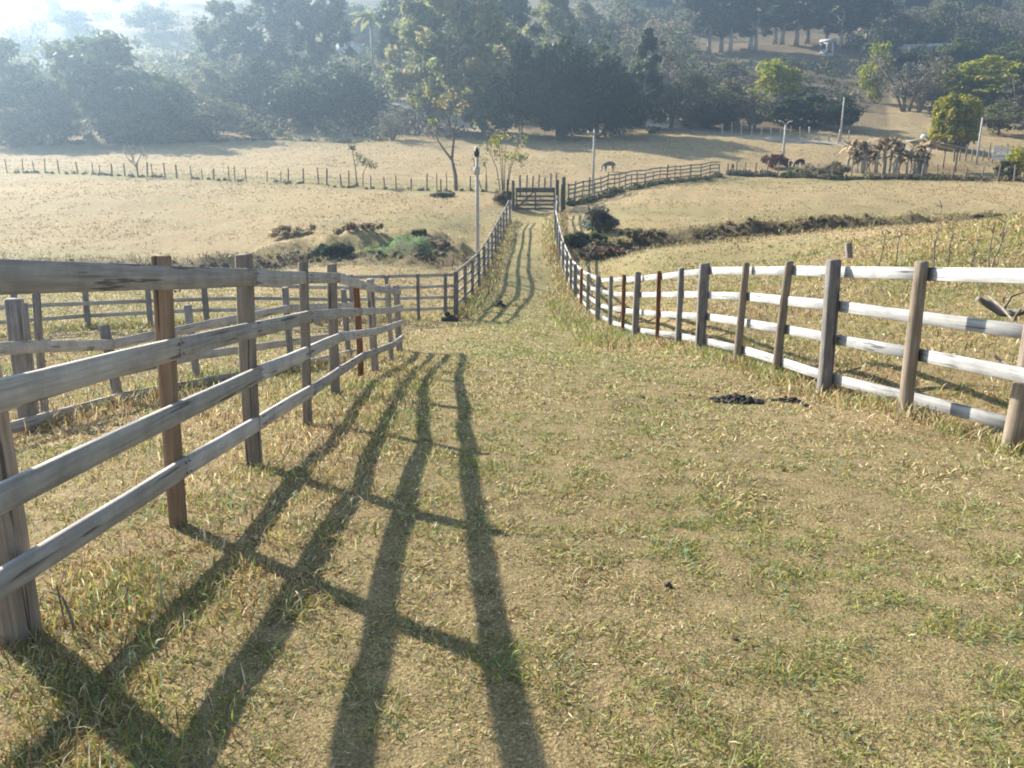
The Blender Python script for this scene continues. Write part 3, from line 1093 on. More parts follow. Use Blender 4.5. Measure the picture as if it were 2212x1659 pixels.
KINDS_T = {
    'round_dark': [lambda s=s: broad_tree(100 + s, 10, 10, DARK) for s in range(3)],
    'round_mid': [lambda s=s: broad_tree(200 + s, 10, 10, MID) for s in range(3)],
    'olive': [lambda s=s: broad_tree(300 + s, 10, 11, OLIVE, .0, 56, 60, .4) for s in range(3)],
    'yellow': [lambda s=s: broad_tree(400 + s, 10, 11, YELL, .02, 66, 70, .42) for s in range(2)],
    'euc': [lambda s=s: euc_tree(500 + s, 20, 8, EUC, .2, 60, 60, .5) for s in range(3)],
    'euc_light': [lambda s=s: euc_tree(550 + s, 20, 9, EUCL, .10, 70, 60, .5) for s in range(3)],
    'stand': [lambda s=s: euc_tree(580 + s, 20, 6, EUC, .26, 56, 56, .5) for s in range(3)],
    'cone': [lambda: cone_tree(600)],
    'dry': [lambda s=s: dry_tree(700 + s, 8, 8, DRY) for s in range(2)],
    'grey': [lambda s=s: dry_tree(750 + s, 8, 8, GREYG, 40) for s in range(2)],
    'pale_dead': [lambda: dry_tree(790, 8, 5, [(.42, .33, .2), (.5, .4, .26)], 10, 'palebark')],
}
DIM = {'round_dark': (10, 10), 'round_mid': (10, 10), 'olive': (10, 11), 'yellow': (10, 11), 'euc': (20, 8), 'euc_light': (20, 9), 'stand': (20, 6), 'cone': (14, 7), 'dry': (8.4, 8), 'grey': (8.4, 8), 'pale_dead': (8.4, 5)}
tcount = {}


def hill_Y(v):
    return float(np.interp(v, [-30, 0, 50, 100, 150, 205, 264, 310, 330], [318, 285, 240, 207, 180, 155, 130, 110, 98]))


def place_tree(kind, u, vbase, vtop, wpx, label, group=None, name=None, Y=None, rz=None):
    Y = Y or hill_Y(vbase)
    p = at(u, vbase, Y)
    g = ground_at(p.x, Y)
    H = max(1.2, at(u, vtop, Y).z - g.z)
    W = wpx * Y / FPX
    i = tcount.get(kind, 0)
    tcount[kind] = i + 1
    var = KINDS_T[kind]
    tm, cm = variant((kind, i % len(var)), var[i % len(var)])
    hd, wd = DIM[kind]
    nm = name or {'euc': 'eucalyptus_tree', 'euc_light': 'eucalyptus_tree', 'stand': 'eucalyptus_tree', 'cone': 'conical_tree', 'dry': 'dry_shrub', 'grey': 'grey_shrub', 'pale_dead': 'dead_tree'}.get(kind, 'broadleaf_tree')
    cat = 'shrub' if 'shrub' in nm or 'bush' in nm else 'tree'
    o = thing(nm, label, cat, g, (i * 2.1) if rz is None else rz, group)
    o.scale = (W / wd, W / wd, H / hd)
    add('trunk', tm, o)
    add('crown', cm, o)
    return o


T = place_tree
# left, in the haze
T('round_mid', 40, 300, 85, 190, 'hazy broad tree at the far left edge below the slope')
T('round_mid', 225, 296, 55, 270, 'largest dome-shaped tree in the haze on the left')
T('olive', 120, 306, 190, 170, 'lower bushy tree between the far left tree and the hazy dome')
T('round_mid', 365, 292, 150, 160, 'medium tree leaning against the right side of the hazy dome')
T('olive', 455, 262, 140, 130, 'hazy tree left of the bare pale trunk')
T('pale_dead', 530, 240, 108, 60, 'bare tree with a pale trunk among the hazy woods')
T('round_dark', 560, 262, 120, 120, 'dark tree right behind the bare pale tree')
T('euc', 498, 215, 8, 120, 'leftmost of the tall feathery trees behind the bare pale tree')
T('euc', 575, 208, -25, 110, 'second tall feathery tree from the left on the slope')
T('euc', 640, 204, -30, 110, 'third tall feathery tree from the left on the slope')
T('euc', 712, 205, -35, 110, 'fourth tall feathery tree, just left of the palm')
T('round_dark', 640, 275, 165, 140, 'dark rounded tree low on the slope under the tall feathery trees')
T('round_dark', 735, 262, 130, 150, 'broad dark tree below and left of the palm')
T('olive', 470, 300, 205, 150, 'dull bushy tree at the foot of the hazy slope')
T('round_mid', 290, 312, 220, 170, 'low spreading tree in front of the hazy dome')
T('olive', 30, 318, 230, 140, 'low bush at far left where the field meets the trees', name='field_edge_bush')
T('euc', 870, 215, -45, 110, 'tall feathery tree just right of the palm')
# tall light group in the middle
T('euc_light', 905, 278, 5, 140, 'light green eucalyptus left of centre in the tall grove')
T('euc_light', 968, 287, -25, 160, 'tallest eucalyptus in the middle of the grove behind the lane')
T('euc_light', 1045, 289, -10, 150, 'light eucalyptus on the right of the tall grove')
T('euc', 1100, 235, -30, 130, 'greyer eucalyptus behind the right end of the grove')
T('euc_light', 1190, 200, -20, 120, 'pale eucalyptus behind the dark trees above the gate')
T('round_dark', 1125, 290, 95, 130, 'dark tree left of the gate axis under the grove')
T('round_dark', 1205, 299, 62, 150, 'tall dark rounded tree above the right gate post')
T('round_dark', 1290, 300, 80, 180, 'widest dark tree in the dense clump right of the gate')
T('cone', 1390, 286, 55, 105, 'dark cone-shaped tree at the right end of the dense clump')
T('grey', 1448, 284, 85, 105, 'greyish thin-leaved tree beside the cone-shaped tree', name='thin_leaved_tree')
T('round_dark', 1345, 306, 165, 130, 'low dark tree at the foot of the dense clump')
T('round_dark', 1235, 307, 180, 120, 'low dark tree in front, directly above the gate')
T('round_mid', 1060, 296, 190, 120, 'rounded shrub at the foot of the grove', name='rounded_shrub')
T('dry', 1400, 160, 30, 150, 'brown leafless tree high on the slope above the dense clump', name='leafless_tree')
T('dry', 1470, 130, 22, 110, 'smaller brown leafless tree left of the eucalyptus row', name='leafless_tree')
T('olive', 1255, 130, 0, 130, 'pale olive tree on the upper slope behind the dark trees')
T('olive', 1340, 110, -10, 110, 'grey-green tree on the skyline side of the upper slope')
T('grey', 850, 306, 228, 105, 'low wide grey bush on the field edge left of the slender tree', name='wide_bush')
# eucalyptus row
ORD = ['first', 'second', 'third', 'fourth', 'fifth', 'sixth', 'seventh', 'eighth', 'ninth', 'tenth', 'eleventh', 'twelfth', 'thirteenth', 'fourteenth', 'fifteenth']
for k in range(15):
    T('stand', 1500 + k * 28 + random.uniform(-10, 10), 122 - random.uniform(0, 24), -60 + random.uniform(-12, 25), 84, ORD[k] + ' tall straight eucalyptus from the left in the row on the upper slope', 'eucalyptus row on the upper slope')
# right clump beside the track
T('olive', 1492, 288, 150, 130, 'olive tree at the left of the clump by the track')
T('olive', 1568, 286, 172, 140, 'second olive tree in the clump by the track')
T('yellow', 1660, 272, 122, 150, 'dark tree with a sunlit yellow-green top in the clump by the track')
T('round_dark', 1735, 288, 190, 170, 'dark bush under the yellow-green tree')
T('round_dark', 1815, 298, 205, 95, 'dark bush at the right end of the clump by the track')
T('grey', 1625, 294, 195, 140, 'grey-brown bush in front of the clump by the track', name='grey_bush')
T('round_dark', 1540, 292, 215, 110, 'low dark bush at the left foot of the clump by the track')
T('olive', 1690, 190, 118, 90, 'small olive tree behind the yellow-green tree')
T('olive', 1570, 190, 130, 90, 'hillside tree left behind the yellow-green tree')
# right side
T('yellow', 1888, 224, 80, 75, 'narrow yellow-green tree left of the grey bush on the right')
T('grey', 1955, 248, 108, 160, 'large grey half-bare bush on the right slope', name='grey_bush')
T('olive', 2030, 236, 125, 100, 'grey-green tree right behind the half-bare bush')
T('dry', 1985, 252, 175, 90, 'brown leafless shrub at the foot of the half-bare bush')
T('yellow', 2115, 240, 118, 210, 'wide sunlit yellow-green tree at the right')
T('yellow', 2230, 246, 128, 170, 'yellow-green tree cut by the right edge of the view')
T('dry', 2195, 262, 165, 120, 'bare grey shrub in front of the yellow-green trees at right')
T('olive', 2155, 302, 215, 120, 'olive bush right of the trimmed bamboo clump', name='olive_bush')
T('grey', 2225, 300, 225, 90, 'grey bush at the right edge behind the pen', name='grey_bush')
# upper right
T('grey', 1940, 100, 5, 120, 'grey bush on the top right slope, left of the others', name='grey_bush')
T('olive', 2025, 95, 0, 110, 'olive tree near the top right of the slope')
T('round_mid', 2060, 160, 78, 110, 'rounded tree in the middle of the top right slope')
T('olive', 2110, 90, 15, 120, 'tree beside the olive one near the top right')
T('grey', 2190, 110, 20, 120, 'pale grey bush near the top right corner', name='grey_bush')
T('round_dark', 1980, 165, 95, 110, 'dark tree above the half-bare bush')
T('round_mid', 2190, 165, 88, 130, 'rounded tree at the right edge above the yellow-green ones')
T('round_dark', 2100, 40, -45, 140, 'dark tree on the skyline at top right')
T('round_dark', 1960, 45, -40, 120, 'dark tree on the skyline left of the top right corner')
# upper left skyline
T('olive', 330, 80, 10, 130, 'faint tree in the bright haze at upper left')
T('olive', 160, 70, 20, 110, 'faintest tree in the bright haze at the top left corner')
T('round_mid', 760, 95, 5, 140, 'distant tree on the slope above the palm')
T('round_mid', 1010, 70, -25, 150, 'distant tree on the skyline above the grove')
T('round_dark', 1420, 40, -40, 150, 'distant dark tree on the skyline above the leafless trees')
T('round_mid', 890, 110, 20, 140, 'distant tree above and left of the grove')

# undergrowth along the woods' foot: nobody could count it
uv, uc = [], []
centers, rads = [], []
for k in range(900):
    u = rng.uniform(-150, 2350)
    v = rng.uniform(150, 300)
    if 1850 < u < 2010 and v > 180:
        continue
    Y = hill_Y(v)
    if u > 1450 and v > 262:
        continue
    p = at(u, v, Y)
    if float(polydist(np.array([p.x]), np.array([p.y]), TRACK)[0]) < 5 or float(polydist(np.array([p.x]), np.array([p.y]), ROAD)[0]) < 5:
        continue
    g = ground_at(p.x, Y)
    s = rng.uniform(.8, 3.2)
    centers.append((g.x, g.y, g.z + s * .4))
    rads.append(s)
for k in range(520):
    if k % 3 == 0:
        u, v = rng.uniform(1860, 2350), rng.uniform(-10, 160)
    elif k % 3 == 1:
        u, v = rng.uniform(850, 1520), rng.uniform(0, 170)
    else:
        u, v = rng.uniform(440, 900), rng.uniform(60, 250)
    Y = hill_Y(v)
    p = at(u, v, Y)
    if float(polydist(np.array([p.x]), np.array([p.y]), TRACK)[0]) < 4:
        continue
    g = ground_at(p.x, Y)
    s = rng.uniform(1.5, 4.0)
    centers.append((g.x, g.y, g.z + s * .4))
    rads.append(s)
v_, c_ = leaf_cloud(centers, rads, 60, .42, OLIVE + DARK + DARK + DRY, .7, 0, 5)
o = add('undergrowth', leaf_mesh('undergrowth', v_, c_))
tag(o, 'tangled brown and green undergrowth at the foot of the woods', 'undergrowth', kind='stuff')


centers, rads = [], []
for k in range(620):
    u = rng.uniform(-250, 1500) if k % 4 else rng.uniform(1850, 2400)
    v = rng.uniform(-25, 268) if u < 1500 else rng.uniform(-25, 140)
    if u < 470 and v < 120 and rng.random() < .75:
        continue
    Y = hill_Y(v)
    p = at(u, v, Y)
    if float(polydist(np.array([p.x]), np.array([p.y]), TRACK)[0]) < 6:
        continue
    g = ground_at(p.x, Y)
    s = rng.uniform(2.0, 4.2)
    hgt = rng.uniform(2, 8)
    for m_ in range(4):
        centers.append((g.x + rng.normal(0, s * .5), g.y + rng.normal(0, s * .5), g.z + hgt * (.3 + .7 * rng.random())))
        rads.append(s * rng.uniform(.45, .8))
v_, c_ = leaf_cloud(centers, rads, 46, .45, DARK + MID + EUC + OLIVE, .8, .2, 6)
o = add('distant_woodland', leaf_mesh('distant_woodland', v_, c_))
tag(o, 'dense mixed woodland filling the far hillside behind the nearer trees', 'woodland', kind='stuff')


def verge(name, label, pts, n_, r0, r1, tints, dy, seed, per=40, leaf=.16):
    r = np.random.default_rng(seed)
    P_ = np.array([tuple(at(*q)[:2]) for q in pts])
    cs_, rd_ = [], []
    for k in range(n_):
        i = r.integers(0, len(P_) - 1)
        q = P_[i] + (P_[i + 1] - P_[i]) * r.random() + np.array([0, dy + r.normal(0, .35)])
        g_ = ground_at(q[0], q[1])
        s_ = r.uniform(r0, r1)
        cs_.append((g_.x, g_.y, g_.z + s_ * .35))
        rd_.append(s_)
    v__, c__ = leaf_cloud(cs_, rd_, per, leaf, tints, .8, 0, seed)
    o_ = add(name, leaf_mesh(name, v__, c__))
    return tag(o_, label, 'weeds', kind='stuff')


verge('verge_weeds', 'dark weeds growing below the bank fence right of the gate', BANK_POSTS, 170, .15, .4, DARK + OLIVE + OLIVE + DRY, -.9, 21)
verge('verge_weeds', 'brown and green weeds along the far edge of the right pasture', FIELD_POSTS, 190, .2, .65, DRY + OLIVE + DARK, .3, 22)
verge('verge_weeds', 'sparse dry weeds along the left pasture fence', PASTURE_U, 90, .06, .2, OLIVE + DRY + EUCL, .2, 23)
verge('verge_weeds', 'dark hedge line where the left pasture meets the woods', [(-100, 318, 107), (200, 309, 110.5), (500, 306, 112), (860, 302, 113)], 150, .3, .8, DARK + OLIVE, 0, 24)
STREAM_R = [(1268, 536, 37), (1330, 530, 37.2), (1450, 522, 37.6), (1600, 508, 39), (1800, 495, 41.5), (2000, 486, 44), (2212, 480, 45.5)]
verge('verge_weeds', 'dark brush along the cut bank of the stream on the right', STREAM_R, 170, .05, .16, DRY + DRY + OLIVE, .1, 25, 40, .13)
STREAM_L = [(0, 573, 33.5), (250, 567, 34.3), (480, 563, 35), (640, 552, 35.6), (760, 548, 36), (960, 545, 36.6)]
verge('verge_weeds', 'dark brush along the cut bank of the stream on the left', STREAM_L, 100, .05, .15, DRY + DRY + OLIVE, .15, 26, 36, .12)


# slender tree by the lane and the small field trees
def branchy(name, label, base, paths, leaves, tints, per, leaf, cat='tree', bark='bark', aspect=1.6):
    root = thing(name, label, cat, base)
    mb = MB()
    for pts, r0, r1 in paths:
        pts = [Vector(p) for p in pts]
        n_ = len(pts)
        mb.tube(pts, [r0 + (r1 - r0) * i / (n_ - 1) for i in range(n_)], 6)
    mb.build('trunk', M[bark], root, True)
    if leaves:
        v, c = leaf_cloud([l[:3] for l in leaves], [l[3] for l in leaves], per, leaf, tints, .8, .2, hash(label) % 9999 if False else len(label), aspect)
        add('crown', leaf_mesh('crown', v, c), root)
    return root


b = ground_at(at(986, 418, 60).x, 60)
rs = random.Random(3)
S = 60 / FPX


def loc_uv(u, v, dy=0.0):
    p = at(u, v, 60) - b
    return (p.x, dy, p.z)


paths = [([(0, 0, -.4), loc_uv(984, 380), loc_uv(976, 345)], .17, .13), ([loc_uv(976, 345), loc_uv(958, 322, .2), loc_uv(945, 303, .4), loc_uv(934, 270, .5)], .10, .03),
         ([loc_uv(976, 345), loc_uv(981, 300, -.2), loc_uv(968, 255, -.3), loc_uv(945, 228, -.4), loc_uv(925, 205, -.4)], .11, .03), ([loc_uv(981, 300), loc_uv(985, 250, .4), loc_uv(975, 205, .5)], .07, .02), ([loc_uv(968, 255), loc_uv(990, 225, -.6)], .05, .02)]
lv = []
for u, v, r_ in ((925, 200, .9), (905, 212, .8), (940, 215, .8), (960, 205, .7), (975, 200, .8), (990, 222, .8), (1000, 205, .6), (935, 265, .5), (985, 235, .7), (915, 190, .6), (955, 232, .6)):
    for m_ in range(2):
        q = loc_uv(u + rs.uniform(-12, 12), v + rs.uniform(-8, 8), rs.uniform(-1, 1))
        lv.append((*q, r_ * .62))
branchy('slender_tree', 'slender forked tree with sparse leaves standing alone left of the gate', b, paths, lv, EUCL + DRY, 22, .15)

b60 = b
b = ground_at(at(1088, 408, 59).x, 59)
paths, lv = [], []
for k in range(6):
    x = rs.uniform(-.5, .5)
    top = Vector((x * 3.0, rs.uniform(-.8, .8), rs.uniform(3.2, 4.6)))
    paths.append(([(x * .5, rs.uniform(-.2, .2), -.3), (x * 1.2, 0, 1.6), tuple(top)], .05, .015))
    for m_ in range(5):
        lv.append((top.x + rs.uniform(-.7, .7), top.y + rs.uniform(-.6, .6), top.z + rs.uniform(-1.5, .5), .5))
branchy('multi_stem_tree', 'small many-stemmed yellow-green tree left of the gate post', b, paths, lv, YELL + DRY, 26, .13)
b = ground_at(at(772, 402, 63.5).x, 63.5)
paths = [([(0, 0, -.3), (-.1, 0, 1.5), (-.35, 0, 3.2)], .07, .02), ([(.4, 0, -.3), (.5, 0, 1.0), (.9, .1, 1.9)], .05, .015), ([(-.1, 0, 1.5), (.5, 0, 2.3)], .03, .01)]
lv = [(.9, .1, 1.7, .5), (.5, 0, 1.9, .5), (1.3, 0, 1.6, .45), (-.3, 0, 2.9, .35), (.2, 0, 2.3, .35)]
branchy('young_tree', 'thin sapling with a small leafy tuft on the pasture fence', b, paths, lv, OLIVE + EUCL, 60, .13)
b = ground_at(at(300, 382, 71).x, 71)
paths = [([(0, 0, -.3), (-.15, 0, 1.0), (-.5, 0, 2.0)], .07, .02), ([(-.15, 0, 1.0), (.4, 0, 1.9), (.5, 0, 2.6)], .05, .015), ([(-.1, 0, .8), (-.9, 0, 1.7), (-1.1, .2, 2.3)], .04, .012)]
lv = [(rs.uniform(-1.1, .7), rs.uniform(-.4, .4), rs.uniform(1.4, 2.6), .35) for _ in range(9)]
branchy('young_tree', 'spindly grey sapling in the left pasture fence', b, paths, lv, GREYG, 16, .12)
b = ground_at(at(1045, 416, 58).x, 58)
paths = [([(0, 0, -.3), (-.5, 0, 1.2), (-.8, 0, 2.6)], .05, .015), ([(.1, 0, -.2), (.2, 0, 1.3), (.1, 0, 2.2)], .04, .012)]
branchy('young_tree', 'leafless crooked sapling between the slender tree and the lamp post', b, paths, [(-.7, 0, 2.2, .3), (.1, 0, 1.9, .3)], DRY, 14, .1)


# palm
p = at(806, 198, 158)
g = ground_at(p.x, 158)
palm = thing('palm_tree', 'palm with drooping pale fronds on the hazy slope', 'tree', g)
Hp = at(806, 32, 158).z - g.z
mb = MB()
mb.tube([(0, 0, -.5), (.15, 0, Hp * .5), (0, 0, Hp)], [.32, .24, .2], 8)
mb.build('trunk', M['palebark'], palm, True)
fv, ff, fc, fcol = [], [], [], []
fr_n = 18
for k in range(fr_n):
    th = k * 2.399
    up = .9 - 1.1 * (k / fr_n)
    L = 4.6
    V, Fc = [], []
    for s in range(9):
        t = s / 8
        cx_, cz_ = L * t * math.cos(.3), up * L * t * .7 - 2.4 * t * t
        for sd in (-1, 1):
            w = .7 * math.sin(math.pi * min(1, .12 + t * .86))
            V.append((cx_ * math.cos(th) - sd * w * math.sin(th), cx_ * math.sin(th) + sd * w * math.cos(th), Hp + cz_ - w * .5))
        V.append((cx_ * math.cos(th), cx_ * math.sin(th), Hp + cz_ + .05))
    for s in range(8):
        a_ = s * 3
        Fc += [(a_, a_ + 2, a_ + 5, a_ + 3), (a_ + 2, a_ + 1, a_ + 4, a_ + 5)]
    col = np.tile(np.array([[.26, .27, .12, 1]]) * rng.uniform(.7, 1.2), (len(V), 1))
    me = mesh_np('frond', np.array(V), np.array(Fc).ravel(), np.full(len(Fc), 4), M['leaf'], col)
    add('frond', me, palm)

# trimmed bamboo clump: stems flaring into a dense rounded head
p = at(2058, 313, 99)
g = ground_at(p.x, 99)
bam = thing('bamboo_clump', 'yellow-green bamboo clump shaped like a cup beside the shelter', 'plant', g)
Hb = at(2060, 198, 99).z - g.z
Wb = 88 * 99 / FPX / 2
mb = MB()
cs, rads = [], []
for k in range(90):
    th = rs.uniform(0, 2 * math.pi)
    q = rs.random() ** .5
    x0, y0 = math.cos(th) * q * Wb * .62, math.sin(th) * q * Wb * .62
    x1, y1 = math.cos(th) * q * Wb * .9, math.sin(th) * q * Wb * .9
    h = Hb * (1 - .18 * q * q) * rs.uniform(.9, 1)
    mb.tube([(x0, y0, -.2), (x1, y1, h * .55), (x1 * 1.02, y1 * 1.02, h * .95)], [.07, .05, .015], 4)
    for m_ in range(6):
        z_ = h * rs.uniform(.22, .97)
        cs.append((x1 + rs.uniform(-.2, .2), y1 + rs.uniform(-.2, .2), z_))
        rads.append(.5)
mb.build('stems', M['bark'], bam, True)
v_, c_ = leaf_cloud(cs, rads, 50, .24, YELL + [(.24, .20, .05)], 1.0, .5, 77, 2.2)
add('crown', leaf_mesh('crown', v_, c_), bam)


# banana clumps with dead hanging leaves
def banana(label, u, v, Y, n_, wid, hgt, seed):
    r = random.Random(seed)
    p_ = at(u, v, Y)
    g_ = ground_at(p_.x, Y)
    root = thing('banana_clump', label, 'plant', g_)
    for k in range(n_):
        x, y = r.uniform(-wid, wid), r.uniform(-1.2, 1.2)
        h = hgt * r.uniform(.25, .72)
        mb_ = MB()
        mb_.tube([(x, y, -.3), (x + r.uniform(-.2, .2), y, h * .6), (x + r.uniform(-.4, .4), y, h)], [.12, .10, .06], 7)
        st = mb_.build('stem', M['palebark'], root, True)
        for m_ in range(14):
            th = r.uniform(0, 2 * math.pi)
            L = r.uniform(.8, 1.5)
            V, Fc = [], []
            dry = r.random() < .88
            el = r.uniform(.35, 1.4)
            cur = r.uniform(.1, 1.0) if dry else r.uniform(.3, .8)
            L *= 1.15
            for s in range(5):
                t = s / 4
                cx_ = L * t * math.cos(el)
                cz_ = h - .1 + L * (t * math.sin(el) - cur * t * t)
                w = (.2 if dry else .24) * math.sin(math.pi * min(.98, .12 + t * .85)) + .015
                for sd in (-1, 1):
                    V.append((x + cx_ * math.cos(th) - sd * w * math.sin(th), y + cx_ * math.sin(th) + sd * w * math.cos(th), cz_ + r.uniform(-.08, .08)))
            for s in range(4):
                a_ = s * 2
                Fc.append((a_, a_ + 1, a_ + 3, a_ + 2))
            col = np.array([[.52, .41, .28, 1]]) * r.uniform(.6, 1.3) if dry else np.array([[.10, .13, .05, 1]]) * r.uniform(.8, 1.5)
            if dry and r.random() < .25:
                col = np.array([[.13, .075, .05, 1]])
            me = mesh_np('leaf', np.array(V), np.array(Fc).ravel(), np.full(len(Fc), 4), M['leaf'], np.tile(col, (len(V), 1)))
            add('leaf', me, root)
    return root


banana('dry banana clump on the left of the pair in front of the shelter', 1868, 372, 85, 15, 1.9, 4.4, 1)
banana('dry banana clump on the right of the pair, touching the shelter', 1960, 376, 84, 18, 2.2, 4.5, 2)


def bush(label, u, v, Y, vtop, wpx, tints, per=50, leaf=.2, name='low_bush', clumps=16, seed=1):
    p_ = at(u, v, Y)
    g_ = ground_at(p_.x, Y)
    H = max(.3, at(u, vtop, Y).z - g_.z)
    W = wpx * Y / FPX
    r = np.random.default_rng(seed)
    root = thing(name, label, 'bush', g_)
    mb_ = MB()
    cs_, rd_ = [], []
    for k in range(clumps):
        th = r.uniform(0, 6.28)
        q = r.random() ** .5
        e = (math.cos(th) * q * W * .42, math.sin(th) * q * W * .3, H * r.uniform(.25, .85) * (1 - .4 * q * q))
        mb_.tube([(e[0] * .3, e[1] * .3, -.1), (e[0] * .7, e[1] * .7, e[2] * .6), e], [.03, .02, .006], 4)
        cs_.append(e)
        rd_.append(min(W, H * 1.4) * r.uniform(.14, .26))
    mb_.build('stems', M['twig'], root, True)
    v__, c__ = leaf_cloud(cs_, rd_, per, leaf * .8, tints, .7, -.35, seed, 2.6)
    add('crown', leaf_mesh('crown', v__, c__), root)
    return root


PALEB = [(.42, .33, .20), (.34, .26, .16), (.28, .22, .14)]
REDB = [(.14, .06, .045), (.10, .05, .04), (.17, .09, .06), (.07, .045, .035)]
bush('reddish-brown bush in front of the pale forked pole', 1675, 356, 88, 327, 64, REDB, 60, .22, seed=3)
bush('yellow flowering bush at the far right edge by the pen', 2208, 392, 78, 300, 70, YELL + [(.35, .25, .05)], 70, .22, 'tall_bush', 22, 4)
bush('dark leaning thicket left of the yellow bush', 2172, 392, 77.5, 335, 44, DARK + DRY, 60, .2, seed=5)
bush('grey-brown weed patch left of the banana clumps', 1780, 384, 81, 345, 110, DRY + OLIVE, 60, .2, 'weed_patch', 26, 6)
bush('small green weed patch under the reddish bush', 1720, 386, 80.5, 362, 70, MID + EUCL, 50, .2, 'weed_patch', 16, 7)
bush('dark bush at the lane fence just below the gate on the left', 1088, 432, 54.5, 405, 40, DARK + DRY, 60, .16, seed=8)
bush('grey tangled shrub under the slender tree', 955, 436, 57, 418, 60, GREYG, 60, .16, seed=9)
# dark growth over the stream by the right fence
bush('dark leafy bush overhanging the stream beside the right lane fence', 1262, 545, 38.6, 496, 100, DARK + OLIVE + [(.16, .17, .13)], 110, .16, 'stream_bush', 26, 10)
bush('grey-green leaning plant on the stream bank above the dark leafy bush', 1290, 490, 41, 440, 90, GREYG + [(.13, .17, .13)], 60, .17, 'stream_bush', 18, 11)
bush('reddish dead brush lying in the stream bed right of the lane', 1300, 548, 36.4, 525, 110, REDB + DRY, 50, .13, 'dead_brush', 18, 12)
bush('brown mound of brush on the right stream bank', 1385, 520, 38.6, 500, 120, DRY + DRY + OLIVE + DARK, 70, .15, 'bank_brush', 22, 13)
bush('dark round bush beside the green patch on the left stream bank', 725, 552, 36.2, 527, 92, DARK, 90, .14, 'stream_bush', 20, 14)
bush('brown brushy mound left of the dark round bush', 640, 500, 41.5, 482, 120, PALEB, 60, .15, 'bank_brush', 20, 15)
bush('brown brushy mound behind the dark round bush', 755, 500, 41.5, 486, 110, PALEB + OLIVE, 60, .15, 'bank_brush', 20, 16)
bush('tangled brush mound above the bright green patch', 785, 515, 39.5, 498, 100, PALEB + DRY + REDB, 60, .14, 'bank_brush', 18, 17)
bush('small dark tuft right of the bright green patch', 905, 520, 39, 508, 40, DARK + DRY, 50, .13, 'bank_brush', 10, 18)
bush('brown tuft at the foot of the lamp post bank', 950, 530, 38, 515, 60, DRY, 50, .13, 'bank_brush', 12, 19)


# ------------------------------------------------------------------ shelter, houses
def shelter():
    p_ = at(2012, 368, 87)
    g_ = ground_at(p_.x, 87)
    root = thing('lean_to_shelter', 'small open lean-to shelter with a sloping roof by the stock pen', 'shelter', g_)
    for x, y, h in ((-1.6, -1.2, 2.9), (1.9, -1.2, 2.2), (-1.6, 1.3, 2.9), (1.9, 1.3, 2.2)):
        gz_ = ground_at(g_.x + x, g_.y + y).z - g_.z
        mb_ = MB()
        mb_.tube([(x, y, gz_ - .3), (x, y, h)], [.09, .08], 8)
        mb_.build('post', M['round'], root, True)
    for y in (-1.25, 1.35):
        plank([g_ + Vector((-1.9, y, 2.99)), g_ + Vector((2.3, y, 2.16))], .14, .06, M['post'], root, g_, 'beam')
    mb_ = MB()
    nx = 24
    prof = []
    for i in range(nx + 1):
        t = i / nx
        prof.append((-2.2 + 4.8 * t, 3.19 - .95 * t + .0))
    r0 = [Vector((x, -1.7, z)) for x, z in prof] + [Vector((x, -1.7, z - .05)) for x, z in reversed(prof)]
    r1 = [Vector((x, 1.8, z)) for x, z in prof] + [Vector((x, 1.8, z - .05)) for x, z in reversed(prof)]
    mb_.sections([r0, r1])
    mb_.build('roof', M['tin'], root)
    wp = MB()
    wp.tube([(-1.95, -1.4, 3.2), (-1.9, -1.4, 3.35), (-1.9, -1.4, 3.6)], [.3, .34, .26], 12)
    wp.build('water_drum', M['wall'], root, True)
    return root


shelter()
# pale board loading gate
p = at(2158, 352, 92)
g = ground_at(p.x, 92)
lg = thing('board_panel', 'white slatted board panel standing in the stock pen', 'panel', g)
for k in range(4):
    plank([g + Vector((-.9, 0, .45 + k * .36)), g + Vector((.9, 0, .45 + k * .36))], .26, .04, M['wall'], lg, g, 'board')
for x in (-.75, .75):
    mb = MB()
    mb.box((x - .05, .03, -.3), (x + .05, .12, 1.85))
    mb.build('post', M['round'], lg)


def house(label, u, v, Y, w, d, h, roofh, roof, rz=0.0, wins=2):
    p_ = at(u, v, Y)
    g_ = ground_at(p_.x, Y)
    root = thing('farmhouse', label, 'house', g_, rz)
    mb_ = MB()
    mb_.box((-w / 2, -d / 2, -1.5), (w / 2, d / 2, h))
    mb_.build('wall', M['wall'], root)
    ov = .45
    mb_ = MB()
    mb_.sections([[(-w / 2 - ov, -d / 2 - ov, h), (-w / 2 - ov, d / 2 + ov, h), (-w / 2 - ov, 0, h + roofh)], [(w / 2 + ov, -d / 2 - ov, h), (w / 2 + ov, d / 2 + ov, h), (w / 2 + ov, 0, h + roofh)]])
    mb_.build('roof', M[roof], root)
    for k in range(wins):
        x = -w / 2 + w * (k + .5) / (wins + 1)
        mb_ = MB()
        mb_.box((x - .5, -d / 2 - .03, .9), (x + .5, -d / 2 + .02, 2.0))
        wo = mb_.build('window', M['void'], root)
        mb_ = MB()
        mb_.box((x - .58, -d / 2 - .07, .82), (x + .58, -d / 2 - .032, .9))
        mb_.build('sill', M['wall'], wo)
    x = w / 2 - w / (wins + 1) * .5
    mb_ = MB()
    mb_.box((x - .45, -d / 2 - .03, 0), (x + .45, -d / 2 + .02, 2.05))
    mb_.build('door', M['brown'], root)
    return root


